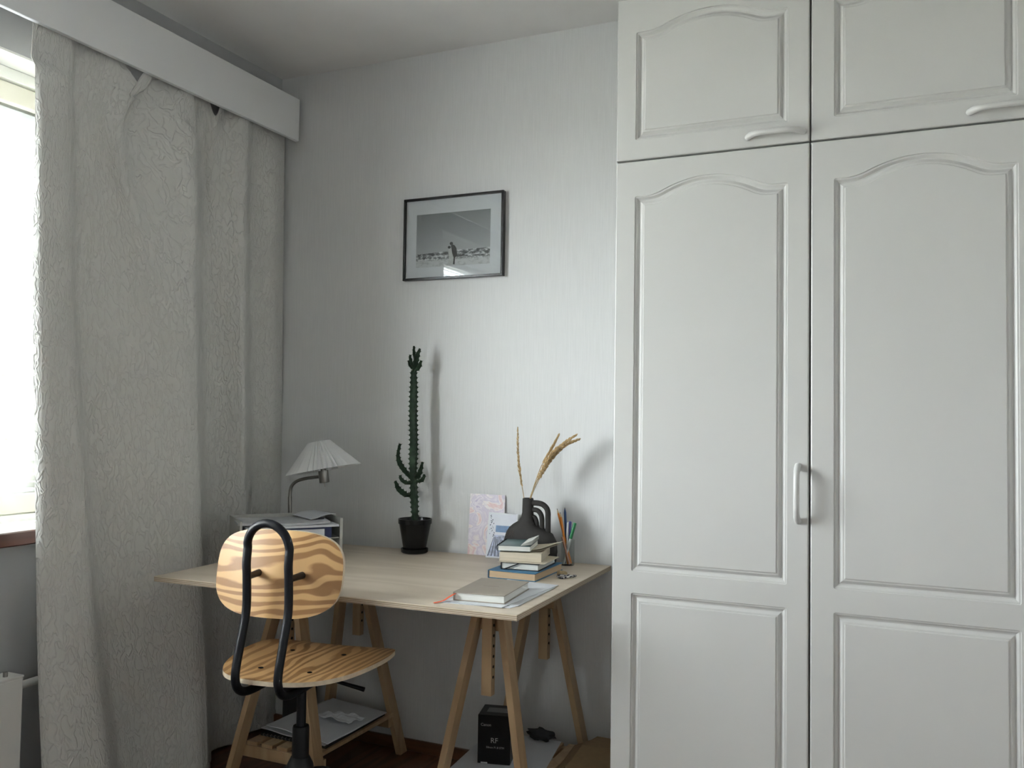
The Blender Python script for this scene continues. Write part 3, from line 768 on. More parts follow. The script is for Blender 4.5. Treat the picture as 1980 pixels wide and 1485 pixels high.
cactus_stem('branch', [cpt(795, 925), cpt(786, 916), cpt(773, 898), cpt(769, 880), cpt(773, 858)], [0.005, 0.0085, 0.0085, 0.0055, 0.0045], 3, ct)
cactus_stem('branch', [cpt(796, 932, -.012), cpt(786, 934, -.016), cpt(776, 928, -.018), cpt(773, 919, -.018)], [0.005, 0.0065, 0.0065, 0.004], 3, ct)
cactus_stem('branch', [cpt(806, 925), cpt(810, 915), cpt(815, 900), cpt(816, 893)], [0.006, 0.0085, 0.006, 0.0035], 3, ct)
cactus_stem('branch', [cpt(806, 930, -.01), cpt(813, 929, -.016), cpt(818, 924, -.018), cpt(820, 917, -.018)], [0.005, 0.0065, 0.0065, 0.0035], 3, ct)
cactus_stem('branch', [cpt(801, 718), cpt(803, 700), cpt(807, 685), cpt(812, 674)], [0.008, 0.0095, 0.008, 0.0035], 3, ct)
cactus_stem('branch', [cpt(802, 695), cpt(800, 682), cpt(800, 669)], [0.0045, 0.0050, 0.0030], 3, ct)
cactus_stem('branch', [cpt(798, 714), cpt(792, 706), cpt(790, 697)], [0.004, 0.0055, 0.0035], 3, ct)
cactus_stem('branch', [cpt(797, 708, -.008), cpt(793, 695, -.01), cpt(793, 686, -.01)], [0.004, 0.0055, 0.0035], 3, ct)
cactus_stem('branch', [cpt(803, 716), cpt(809, 710), cpt(813, 700), cpt(814, 697)], [0.004, 0.0070, 0.0060, 0.0035], 3, ct)

# clamp lamp with pleated shade
ly = -0.215
def lp(px, py, dy=0.0):
    p = at(px, py, 1, ly+dy); return Vector((p.x, p.y, p.z))
l0 = lp(561, 1040)
lamp = thing('desk_lamp', 'small lamp with white pleated shade and curved metal arm', 'lamp', (l0.x, ly, ZD))
b = BM(); box(b, l0.x-.030, l0.x+.022, ly-.018, ly+.018, ZD, ZD+.010, .002); box(b, l0.x-.040, l0.x-.030, ly-.018, ly+.018, ZD-.055, ZD+.010, .002); box(b, l0.x-.032, l0.x+.015, ly-.018, ly+.018, ZD-.055, ZD-.045, .002)
tube(b, [(l0.x, ly, ZD-.046), (l0.x, ly, ZD-TH-.0005)], 0.006, 10); obj('clamp', b, 'blackp', lamp, None, True)
b = BM(); tube(b, [(l0.x, ly, ZD+.008), lp(560.5, 960)], 0.0068, 12); obj('pole', b, 'steel', lamp, 40, True)
b = BM(); tube(b, smooth_path([lp(560.5, 962), lp(561, 952), lp(564, 940), lp(573, 931), lp(587, 926), lp(603, 923.5), lp(618, 922)], 6), 0.0056, 12); obj('arm', b, 'steel', lamp, 40, True)
s0 = lp(627.5, 933); s1 = lp(625, 910); ax = (s1-s0).normalized()
b = BM(); tube(b, [s0-ax*.001, s0, s0+ax*.002, s1], [.013, .0165, .0175, .0175], 20); obj('socket', b, 'steel', lamp, 40, True)
b = BM(); tube(b, [s0, s0-ax*.014], 0.0014, 6); obj('pull_switch', b, 'steel', lamp, None, True)
sc = lp(624.5, 905); stop = lp(617, 856)
axis = Vector((-0.20, -0.03, 1.0)).normalized()
e1 = (Vector((1, 0, 0)) - axis*axis.x).normalized(); e2 = axis.cross(e1)
b = BM(); npl = 40; R0, R1 = 0.122, 0.036; hgt = 0.098; base_c = sc - axis*0.006; prev = None
pts_rows = []
for (f, dz) in ((0, 0), (0.5, 0), (1, 0)):
    rr = R0+(R1-R0)*f; row_ = []
    for k in range(npl*2):
        a = PI*k/npl; amp = (0.0075*(1-f)+0.0026*f)*(1 if k % 2 else -1)
        row_.append(b.verts.new(base_c + axis*(hgt*f) + (e1*math.cos(a)+e2*math.sin(a))*(rr+amp)))
    pts_rows.append(row_)
for j in range(2):
    for k in range(npl*2): b.faces.new((pts_rows[j][k], pts_rows[j][(k+1) % (npl*2)], pts_rows[j+1][(k+1) % (npl*2)], pts_rows[j+1][k]))
shd = obj('lamp_shade', b, 'shade', lamp, None, True)
m_ = shd.modifiers.new('thickness', 'SOLIDIFY'); m_.thickness = 0.0008
b = BM(); tube(b, [s1, base_c+axis*(hgt*.93)], 0.009, 10)
for k in range(3):
    a = 2*PI*k/3; tube(b, [base_c+axis*(hgt*.9), base_c+axis*(hgt*.96)+(e1*math.cos(a)+e2*math.sin(a))*0.036], 0.001, 5)
obj('bulb_holder', b, 'steel', lamp, 40, True)

# letter trays with papers
TA = Vector((0.526, -0.294, 0)); TB = Vector((0.325, -0.542, 0)); du = (TB-TA); TL = du.length; du.normalize(); dv = Vector((-du.y*-1, du.x*-1, 0))
dv = Vector((-0.775, 0.63, 0)); dv = (dv - du*dv.dot(du)).normalized(); TD = 0.205
def tp(u, v, z): p = TA + du*u + dv*v; return Vector((p.x, p.y, z))
def slab(bm, u0, u1, v0, v1, z0, z1):
    vs = [bm.verts.new(tp(u, v, z)) for z in (z0, z1) for u, v in ((u0, v0), (u1, v0), (u1, v1), (u0, v1))]
    for f in ((3, 2, 1, 0), (4, 5, 6, 7), (0, 1, 5, 4), (1, 2, 6, 5), (2, 3, 7, 6), (3, 0, 4, 7)): bm.faces.new([vs[i] for i in f])
def tray(z0, h, label):
    t = thing('letter_tray', label, 'tray', tp(TL/2, TD/2, z0), group='stacked letter trays')
    b = BM(); slab(b, 0.004, TL-.004, 0.006, TD-.004, z0, z0+.003); obj('tray_floor', b, 'traysteel', t, None, True)
    for (ua, ub) in ((-.003, .0), (TL, TL+.003)):
        b = BM(); slab(b, ua, ub, 0.0, TD, z0, z0+h); slab(b, min(ua, ub)-.002, max(ua, ub)+.004 if ua < 0 else ub+.002, -.004, .0, z0, z0+h); obj('side_wall', b, 'traysteel', t, None, True)
    b = BM(); slab(b, 0, TL, TD-.004, TD, z0, z0+h); obj('back_wall', b, 'traysteel', t, None, True)
    return t
h1 = 0.062
tray(ZD+.0005, h1, 'grey letter tray standing on the desk under the other tray')
tray(ZD+.0005+h1+.001, 0.066, 'grey letter tray stacked on top of the other tray')
def sheet_bm(u0, u1, v0, v1, z, th, wav=0.0, skew=0.0, n=10, ph=0.0):
    bm = BM(); T = []; B_ = []
    for i in range(n+1):
        for j in range(5):
            f, g = i/n, j/4
            dz = wav*math.sin(f*3.4+ph)*(1-0.5*g)
            p = tp(u0+(u1-u0)*f+skew*(g-.5), v0+(v1-v0)*g-skew*(f-.5)*.6, z+dz); T.append(bm.verts.new(p+Vector((0, 0, th)))); B_.append(bm.verts.new(p))
    q = lambda i, j: i*5+j
    for i in range(n):
        for j in range(4):
            bm.faces.new((T[q(i, j)], T[q(i+1, j)], T[q(i+1, j+1)], T[q(i, j+1)])); bm.faces.new((B_[q(i, j)], B_[q(i, j+1)], B_[q(i+1, j+1)], B_[q(i+1, j)]))
    for i in range(n):
        bm.faces.new((T[q(i, 0)], B_[q(i, 0)], B_[q(i+1, 0)], T[q(i+1, 0)])); bm.faces.new((T[q(i, 4)], T[q(i+1, 4)], B_[q(i+1, 4)], B_[q(i, 4)]))
    for j in range(4):
        bm.faces.new((T[q(0, j)], T[q(0, j+1)], B_[q(0, j+1)], B_[q(0, j)])); bm.faces.new((T[q(n, j)], B_[q(n, j)], B_[q(n, j+1)], T[q(n, j+1)]))
    return bm
zt1 = ZD+.0005+.003; zt2 = ZD+.0005+h1+.001+.003
def sheet(name, bm, mat, label, cat, grp=None): return tag(obj(name, bm, mat, None, 40), label, cat, grp)
sheet('paper_pile', sheet_bm(.012, TL-.03, .02, TD-.02, zt1, .020, 0, .004), 'paper', 'white paper pile lying in the lower letter tray', 'paper')
sheet('paper_pile', sheet_bm(.030, TL-.05, .012, TD-.03, zt1+.0205, .012, .002, -.010), 'paper', 'white paper pile on top of the pile in the lower tray', 'paper')
fold_ = thing('ring_binder', 'navy blue folder lying in the upper letter tray', 'folder', tp(TL/2, TD/2, zt2))
b = BM(); slab(b, .030, TL-.02, .004, TD-.03, zt2, zt2+.004); slab(b, .030, .052, .004, TD-.03, zt2+.004, zt2+.034); slab(b, .052, TL-.02, .004, TD-.03, zt2+.030, zt2+.034); obj('cover', b, 'navy', fold_, None, True)
b = BM(); slab(b, .054, TL-.03, .001, TD-.035, zt2+.0045, zt2+.0295); obj('page_block', b, 'paper', fold_, None, True)
b = BM()
for k in range(9): slab(b, .085+k*.012, .085+k*.012+random.uniform(.004, .008), .0035, .0041, zt2+.0005, zt2+.0034)
obj('cover_lettering', b, 'penwhite', fold_, None, True)
sheet('paper_pile', sheet_bm(.010, TL-.012, -.004, TD-.01, zt2+.036, .007, 0.0, .006), 'paper', 'white paper pile lying on the navy folder in the upper tray', 'paper')
sheet('paper_pile', sheet_bm(.030, TL+.004, .004, TD-.02, zt2+.0480, .007, -.004, -.012, ph=.2), 'paper2', 'curled grey printed papers with handwriting topping the upper tray', 'paper')
sheet('paper_sheet', sheet_bm(.014, .105, .06, TD+.02, zt2+.0625, .0012, .007, .03, ph=1.1), 'paper', 'loose white sheet sticking out behind the curled papers', 'paper')

# postcards against the wall
def card(name, px_tl, px_bl, w, h, mat, label, yb, yt, tilt=0.0):
    p = at(px_bl[0], px_bl[1], 1, yb); x = p.x
    t = thing(name, label, 'postcard', (x+w/2, yb, ZD))
    ang = math.atan2(yt-yb, h)
    def P3(u, v, d=0): # u across, v up the card, d proud
        return Vector((x+u*math.cos(tilt)-v*math.sin(tilt)*.3, yb+math.sin(ang)*v - d*math.cos(ang), ZD+v*math.cos(ang) + d*math.sin(ang) + u*math.sin(tilt)*0 ))
    def plate(nm, poly, d0, d1, m, par):
        b = BM(); A = [b.verts.new(P3(u, v, d0)) for u, v in poly]; B_ = [b.verts.new(P3(u, v, d1)) for u, v in poly]; n = len(poly)
        b.faces.new(A); b.faces.new(list(reversed(B_)))
        for k in range(n): b.faces.new((A[k], B_[k], B_[(k+1) % n], A[(k+1) % n]))
        return obj(nm, b, m, par, None, True)
    return t, plate, P3
t, plate, _ = card('postcard', None, (904, 1066), 0.132, 0.206, 'marbled', 'pink and lilac marbled art card leaning on the wall', -0.020, -0.004)
plate('card', [(0, 0), (.132, 0), (.132, .206), (0, .206)], 0, .0008, 'marbled', t)
t, plate, _ = card('postcard', None, (939, 1071), 0.108, 0.150, 'paper', 'blue and white winter scene postcard with white border', -0.052, -0.030)
c0 = plate('card', [(0, 0), (.108, 0), (.108, .150), (0, .150)], 0, .0008, 'paper', t)
plate('printed_sky', [(.005, .005), (.103, .005), (.103, .145), (.005, .145)], .0008, .0010, 'card_sky', c0)
plate('printed_band', [(.03, .086), (.103, .086), (.103, .108), (.03, .108)], .0010, .0012, 'card_blue', c0)
plate('printed_field', [(.005, .005), (.103, .005), (.103, .076), (.028, .076)], .0010, .0012, 'card_mid', c0)
for k in range(7):
    plate('printed_line', [(.006+k*.013, .006), (.010+k*.013, .006), (.026+k*.004, .070), (.0245+k*.004, .070)], .0012, .0014, 'card_dark', c0)
rb = random.Random(5)
for k in range(26):
    u, v = .007+rb.uniform(0, .020)*(1-k/40), .070+k*.0028; r_ = rb.uniform(.0012, .0030)
    plate('printed_branch', [(u, v), (u+r_, v-.001), (u+r_*1.6, v+r_), (u+r_*.4, v+r_*1.2)], .0012, .0014, 'card_dark', c0)
for k in range(22):
    u, v = rb.uniform(.055, .095), rb.uniform(.010, .060); r_ = rb.uniform(.0015, .0030)
    plate('printed_branch', [(u, v), (u+r_, v-.001), (u+r_*1.4, v+r_), (u+r_*.3, v+r_*1.3)], .0014, .0016, 'card_dark', c0)

# sculptural vase
vy = -0.115
vz = lambda px, py: at(px, py, 1, vy)
vx0 = vz(1021, 1000).x
va = thing('vase', 'charcoal clay vase with three nested loop handles behind the books', 'vase', (vx0, vy, ZD))
xl = vz(974, 1045).x; xr = vz(1077, 1045).x
nk0, nk1 = vz(1011, 970).x, vz(1031, 970).x; topz = vz(1021, 963).z
sc_ = (topz-ZD)/0.205
loops = [(0.0, xl+.010, xr-.014, .030), (.012, xl+.002, xr-.004, .036), (.045, xl, xr, .040), (.075, xl+.004, xr-.003, .039), (.098, xl+.012, xr-.016, .036), (.113, xl+.022, xr-.045, .032), (.124, xl+.036, nk1+.012, .027), (.134, nk0-.012, nk1+.006, .023), (.146, nk0-.003, nk1+.001, .019), (.160, nk0, nk1, .0175), (.203, nk0+.001, nk1-.001, .017), (.205, nk0+.003, nk1-.003, .015), (.200, nk0+.005, nk1-.005, .012), (.150, nk0+.006, nk1-.006, .011)]
b = BM(); rings = []
for (z, a, c, ty) in loops:
    cxv, hx = (a+c)/2, (c-a)/2; r_ = []
    for k in range(36):
        an = 2*PI*k/36; cc, ss = math.cos(an), math.sin(an); e = 2/2.35
        r_.append(b.verts.new((cxv+hx*math.copysign(abs(cc)**e, cc), vy+ty*math.copysign(abs(ss)**e, ss), ZD+z*sc_)))
    rings.append(r_)
for j in range(len(rings)-1):
    for k in range(36): b.faces.new((rings[j][k], rings[j][(k+1) % 36], rings[j+1][(k+1) % 36], rings[j+1][k]))
b.faces.new(list(reversed(rings[0]))); b.faces.new(rings[-1])
obj('body', b, 'vase', va, 60, True)
for (zt_, xo, zb, r_) in ((972, 1059.5, 1030, .0090), (985, 1048, 1030, .0080), (998, 1038.5, 1030, .0070)):
    s_ = vz(1026, zt_); c_ = vz(xo, zt_+1.5); 
    pts = [s_, vz(1026+(xo-1026)*.45, zt_+1), vz(1026+(xo-1026)*.72, zt_+4), vz(1026+(xo-1026)*.93, zt_+11), vz(xo, zt_+20), vz(xo, zt_+30), vz(xo, max(zb, zt_+36))]
    b = BM(); tube(b, smooth_path(pts, 5), r_, 12); obj('handle', b, 'vase', va, 60, True)
b = BM(); base_p = vz(990, 1026)
for r in range(3):
    pts = []
    for k in range(24):
        q = k/23; pts.append((base_p.x - .006 + q*.030 , vy-.0378, base_p.z + .004 - r*.0065 + .0032*math.sin(q*22+r)))
    tube(b, pts, 0.0004, 4)
obj('scribble_mark', b, 'scribble', va, None, True)

# dried grass
def grass(label, pts, head_from, fat, seed, n=64):
    rnd = random.Random(seed)
    base = pts[0]
    t = thing('dried_grass_stem', label, 'dried grass', base, group='dried grass in the vase')
    Pp = smooth_path(pts, 10)
    b = BM(); tube(b, Pp, [0.0011]*len(Pp), 6); obj('stalk', b, 'straw', t, 60, True)
    m = len(Pp); s0_ = int(m*head_from); b = BM()
    for k in range(n):
        f = s0_ + (m-2-s0_)*k/(n-1); i = int(f); p = Pp[i].lerp(Pp[i+1], f-i); T = (Pp[min(i+1, m-1)]-Pp[i]).normalized()
        a = k*2.4; N = T.orthogonal().normalized(); B_ = T.cross(N); taper = math.sin(PI*min(1, 0.12+0.86*k/(n-1)))**.5
        d = (T*1.0 + (N*math.cos(a)+B_*math.sin(a))*0.42*fat).normalized(); L_ = rnd.uniform(.011, .019)*taper
        tube(b, [p, p+d*L_*.35+d*0, p+d*L_], [0.0008, 0.0026*fat, 0.0002], 4)
    h = obj('seed_head', b, 'straw', t, None, True)
    return t
g0 = Vector((vz(1016, 990).x, vy, ZD+.150*sc_+.002)); g1 = Vector((vz(1024, 990).x, vy, ZD+.150*sc_+.002))
grass('single upright dried grass stem in the vase, apart from the bundle', [g0, vz(1013, 962), vz(1007, 925), vz(1002, 880), vz(1001, 825)], .40, .9, 1)
yv2 = [(-.004, (1026, 962), (1045, 905), (1066, 868), (1082, 838)), (.004, (1025, 962), (1050, 905), (1080, 866), (1117, 839)), (.0, (1026.5, 963), (1053, 908), (1086, 866), (1123, 848)), (-.006, (1025.5, 963), (1047, 912), (1070, 874), (1104, 848))]
glab = ['dried grass stem with the steepest head of the leaning bundle', 'thick dried grass stem at the middle of the leaning bundle', 'dried grass stem leaning farthest over in the bundle', 'short dried grass stem inside the leaning bundle']
for k, (dy, *pp) in enumerate(yv2):
    pts = [g1+Vector((0.001*(k-1.5), dy*.5, 0))]
    for i, p in enumerate(pp): q = at(p[0], p[1], 1, vy+dy*(i+1)); pts.append(q)
    grass(glab[k], pts, .42 if k else .55, 1.25 if k else .8, 10+k, 80)

# pen jar
jc = at(1098, 1060, 1, -0.065); jx, jy = jc.x, -0.065
jar = thing('pen_jar', 'small clear glass jar holding pens beside the books', 'jar', (jx, jy, ZD))
b = BM(); lathe(b, [(0.020, ZD), (0.0215, ZD+.003), (0.0215, ZD+.080), (0.0205, ZD+.081), (0.0198, ZD+.080), (0.0198, ZD+.004), (0.002, ZD+.0035)], jx, jy, 32); obj('glass_body', b, 'jarglass', jar, 40, True)
def pen(name, label, foot, px, dy, r, mat, tipmat=None, tip=0.016, capmat=None, capf=0.62):
    q = at(px[0], px[1], 1, jy+dy); f0 = Vector((jx+foot[0], jy+foot[1], ZD+.0055)); ax_ = (q-f0).normalized()
    t = thing(name, label, name.split('_')[0] if name != 'ballpoint_pen' else 'pen', f0)
    L_ = (q-f0).length; bod = BM()
    if capmat:
        tube(bod, [f0, f0+ax_*L_*capf], r, 8); obj('barrel', bod, mat, t, 40, True)
        c = BM(); tube(c, [f0+ax_*L_*(capf-.005), q-ax_*.002, q], [r*1.15, r*1.15, r*.9], 10); obj('cap', c, capmat, t, 40, True)
    else:
        tube(bod, [f0, q-ax_*tip], r, 6); obj('barrel', bod, mat, t, 30, True)
        c = BM(); tube(c, [q-ax_*tip, q-ax_*tip*.3], [r, r*.35], 8); obj('tip', c, tipmat or mat, t, 30, True)
        c = BM(); tube(c, [q-ax_*tip*.3, q], [r*.35, .0003], 6); obj('lead', c, 'graphite', t, 30, True)
pen('pencil', 'orange pencil leaning back in the pen jar', (.010, .004), (1077, 983), .0, .0034, 'pencil', 'rawwood')
pen('pencil', 'orange pencil beside the other, shorter and more upright', (.004, -.008), (1083, 990), -.012, .0036, 'pencil', 'rawwood')
pen('pencil', 'long dark blue pencil standing upright in the jar', (-.002, .008), (1092, 981), .012, .0040, 'penblue', 'penblue')
pen('ballpoint_pen', 'violet blue pen in the jar beside the green cap', (-.006, .002), (1103, 1008), .005, .0040, 'penviolet', None, capmat='penviolet')
pen('ballpoint_pen', 'white pen with a violet clip leaning in the jar', (-.002, -.004), (1098, 1010), -.006, .0032, 'penwhite', None, capmat='penwhite')
pen('marker_pen', 'white marker with green cap leaning over the jar rim', (-.012, -.006), (1112, 1011), -.010, .0046, 'penwhite', None, capmat='pengreen')
pen('ballpoint_pen', 'copper coloured pen low in the jar', (.010, -.010), (1087, 1038), -.014, .0036, 'pencopper', None, capmat='pencopper')

# books
def book(name, label, cat, fl, fr, depth, z0, h, cover, page, spine_left=True, grp=None, soft=False):
    """book lying flat: front-left and front-right corners of its near edge (x, y), depth away from them"""
    A = Vector((fl[0], fl[1], 0)); B_ = Vector((fr[0], fr[1], 0)); u = (B_-A); w = u.length; ang = math.atan2(u.y, u.x)
    t = thing(name, label, cat, (A.x, A.y, z0), ang, grp); c = 0.0022 if not soft else 0.0009
    b = BM(); box(b, 0, w, 0, depth, 0, c, .0006); box(b, 0, w, 0, depth, h-c, h, .0006)
    box(b, 0 if spine_left else w-c, c if spine_left else w, 0, depth, c*.5, h-c*.5, .0006); obj('cover', b, cover, t)
    ins = 0.0035 if not soft else 0.0008
    x0_, x1_ = (c, w-ins) if spine_left else (ins, w-c)
    b = BM(); box(b, x0_, x1_, ins, depth-ins, c, h-c); obj('page_block', b, page, t)
    return t, w
bz = ZD+.0004
book('hardcover_book', 'blue cloth hardcover with tan page edges at the bottom of the stack', 'book', (1.113, -0.393), (1.263, -0.391), 0.226, bz, .0235, 'bluecloth', 'tan_pages', grp='books stacked on the desk'); bz += .0239
t, w = book('notebook', 'black notebook with elastic band in the middle of the stack', 'notebook', (1.141, -0.365), (1.258, -0.356), 0.172, bz, .0205, 'blackcard', 'pages', grp='books stacked on the desk')
b = BM(); tube(b, [(0.012, -0.001, .001), (0.058, -0.0012, .0195)], 0.0016, 6); obj('elastic_band', b, 'blackp', t); bz += .0209
sheet('loose_sheet', (lambda: (lambda b_: (prism(b_, [(1.135, -.372), (1.274, -.348), (1.262, -.200), (1.150, -.190)], 2, bz, bz+.001), b_)[1])(BM()))(), 'cream', 'cream loose sheet between the black notebook and the paperback', 'paper')
bz += .0014
book('paperback_book', 'thick cream paperback with bent worn pages in the stack', 'book', (1.134, -0.360), (1.256, -0.330), 0.185, bz, .0255, 'cream', 'cream', soft=True, grp='books stacked on the desk'); bz += .0259
for k, (dz_, lift) in enumerate(((0.0, .006), (.0016, .012))):
    b = BM(); n = 8; T_ = []; B2 = []
    for i in range(n+1):
        f = i/n; xa = 1.165+.082*f; dzz = lift*f*f
        for v_ in (0, 1):
            ya = -.335+.025*f + v_*.16; T_.append(b.verts.new((xa+.006*k, ya+.006*k, bz+dz_+dzz+.0008))); B2.append(b.verts.new((xa+.006*k, ya+.006*k, bz+dz_+dzz)))
    for i in range(n):
        q = i*2
        b.faces.new((T_[q], T_[q+2], T_[q+3], T_[q+1])); b.faces.new((B2[q], B2[q+1], B2[q+3], B2[q+2])); b.faces.new((T_[q], B2[q], B2[q+2], T_[q+2])); b.faces.new((T_[q+1], T_[q+3], B2[q+3], B2[q+1]))
    b.faces.new((T_[0], T_[1], B2[1], B2[0])); b.faces.new((T_[-2], B2[-2], B2[-1], T_[-1]))
    sheet('loose_sheet', b, 'cream', ('lower' if k == 0 else 'upper') + ' curling cream leaf lying on the worn paperback', 'paper')
bz += .0034
t, w = book('spiral_notebook', 'dark teal photo-covered notebook with wire binding on top of the stack', 'notebook', (1.128, -0.358), (1.222, -0.335), 0.150, bz, .0150, 'teal', 'pages', soft=True, grp='books stacked on the desk')
b = BM()
for k in range(14):
    pts = [(-.001+.006*math.cos(a), .008+k*.0100, .0078+.0088*math.sin(a)) for a in [2*PI*j/10 for j in range(11)]]
    tube(b, pts, 0.0007, 4, False)
obj('wire_binding', b, 'black', t)['kind'] = 'stuff'
b = BM()
for k in range(5):
    vs = [b.verts.new(p) for p in ((w*.70, .004+.004*k, .0155+k*.0006), (w*1.02, .010+.004*k, .019+k*.0024), (w*1.04, .146, .020+k*.0026), (w*.70, .146, .0155+k*.0006))]; b.faces.new(vs)
o = obj('curled_pages', b, 'pages', t); sd = o.modifiers.new('thickness', 'SOLIDIFY'); sd.thickness = 0.0004

# taupe notebook on papers, at the desk corner
zp = ZD+.0003
def flat_poly(poly, z, th):
    b = BM(); prism(b, poly, 2, z, z+th); return b
sheet('paper_sheet', flat_poly([(1.160, -.765), (1.342, -.742), (1.352, -.700), (1.330, -.405), (1.150, -.430)], zp, .0008), 'paper', 'lowest white sheet under the taupe notebook', 'paper'); zp += .001
sheet('paper_sheet', flat_poly([(1.152, -.735), (1.352, -.718), (1.345, -.440), (1.160, -.455)], zp, .0008), 'paper2', 'printed grey sheet under the taupe notebook', 'paper'); zp += .001
sheet('paper_sheet', flat_poly([(1.165, -.752), (1.325, -.755), (1.342, -.412), (1.180, -.400)], zp, .0006), 'paper', 'white sheet directly beneath the taupe notebook', 'paper'); zp += .0008
t, w = book('notebook', 'taupe hardcover notebook with orange ribbon near the desk corner', 'notebook', (1.180, -0.735), (1.318, -0.720), 0.212, zp, .0215, 'taupe', 'pages')
b = BM(); box(b, .045, .088, .104, .1055, .0215, .0217); obj('cover_line', b, 'taupe_dark', t)
b = BM(); pts = [(.006, .03, .018), (.004, .0, .0165), (-.006, -.012, .010), (-.018, -.022, .0015), (-.036, -.040, -.0016)]
Pp = smooth_path(pts, 4); prevv = None
for p in Pp:
    a_ = b.verts.new(p+Vector((-.003, .003, .0003))); c_ = b.verts.new(p+Vector((.003, -.003, .0003)))
    if prevv: b.faces.new((prevv[0], prevv[1], c_, a_))
    prevv = (a_, c_)
o = obj('ribbon', b, 'orange', t); sd = o.modifiers.new('thickness', 'SOLIDIFY'); sd.thickness = .0004

# cork and striped hair clip
ck = at(1080, 1108, 2, ZD+.009) + Vector((.017, -.010, 0))
b = BM(); tube(b, [(ck.x-.016, ck.y+.006, ZD+.0095), (ck.x-.012, ck.y+.0045, ZD+.0095), (ck.x+.008, ck.y-.004, ZD+.0095), (ck.x+.012, ck.y-.0055, ZD+.0095)], [.0075, .0092, .0092, .0078], 18)
co = obj('cork_stopper', b, 'cork', None, 40, False, (ck.x, ck.y, ZD)); tag(co, 'tan cork stopper lying beside the blue book', 'cork')
cl = at(1091, 1113, 2, ZD+.006) + Vector((.010, -.012, 0))
kn = thing('knotted_cord', 'black and white striped cord knot lying in front of the cork', 'cord', (cl.x, cl.y, ZD))
for k in range(3):
    b = BM(); pts = []
    for j in range(17):
        a = 2*PI*j/16; pts.append((cl.x+(-.012+.012*k)+.013*math.cos(a), cl.y-.004+(.008*k)+.0055*math.sin(a), ZD+.0055+.003*math.sin(a+k)))
    tube(b, pts, 0.0032, 8); obj('loop', b, 'striped', kn, 60, True)

# ------------------------------------------------------------------ things below the desk
SH = 0.118+.028+.0005      # top of the trestle shelves
bx0 = Vector((1.068, -0.350, SH+.0016)); ang = math.radians(14)
lb = thing('lens_box', 'black carton lens box with white lettering on the trestle shelf', 'box', bx0, ang)
BWX, BDY, BHZ = 0.098, 0.098, 0.142
b = BM(); box(b, 0, BWX, 0, BDY, 0, BHZ, .0012); obj('carton', b, 'boxblack', lb)
def front(x, z): return Matrix.Translation((x, -0.0003, z)) @ Matrix.Rotation(PI/2, 4, 'X')
obj('brand_lettering', text_bm('Canon', 0.0118, front(.0085, .110)), 'print', lb)
obj('series_lettering', text_bm('RF', 0.0215, front(BWX/2+.001, .062), 'CENTER'), 'print', lb)
obj('model_lettering', text_bm('50mm F1.8 STM', 0.0082, front(BWX/2+.004, .046), 'CENTER'), 'print', lb)
b = BM(); box(b, .020, .092, .030, .070, BHZ, BHZ+.0004); obj('top_label', b, 'boxtape', lb)
b = BM(); box(b, .010, .030, -.0006, 0, .001, .005); obj('seal_label', b, 'penwhite', lb)
sheet('paper_sheet', flat_poly([(1.015, -.455), (1.290, -.440), (1.228, -.072), (0.985, -.080)], SH, .0010), 'paper', 'large white sheet under the black lens box on the shelf', 'paper')
b = BM(); bmesh.ops.create_icosphere(b, subdivisions=3, radius=1.0)
for v in b.verts:
    n = 1+.18*math.sin(v.co.x*7+v.co.y*5)+.12*math.sin(v.co.z*9+v.co.x*4); v.co = Vector((1.165+v.co.x*.045*n, -.095+v.co.y*.018*n, SH+.0225+v.co.z*.018*n))
zmin = min(v.co.z for v in b.verts)
for v in b.verts: v.co.z += SH+.0012-zmin
po_ = obj('pouch', b, 'darkgrey', None, 60); tag(po_, 'small crumpled black pouch at the back of the shelf near the wardrobe', 'pouch')
# kraft box on the floor next to the wardrobe
kb = thing('cardboard_box', 'brown kraft cardboard box on the floor beside the wardrobe', 'box', (1.44, -0.20, 0))
b = BM(); prism(b, [(-.36, 0), (-.08, 0), (-.08, .185), (-.22, .205), (-.36, .185)], 0, 1.350, 1.535); obj('box_body', b, 'kraft', kb, None, True)
b = BM(); vs = [b.verts.new(p) for p in ((1.350, -.36, .1865), (1.350, -.12, .1865), (1.292, -.125, .160), (1.300, -.34, .140))]
b.faces.new(vs); o = obj('flap', b, 'kraft', kb, None, True); sd = o.modifiers.new('thickness', 'SOLIDIFY'); sd.thickness = .003

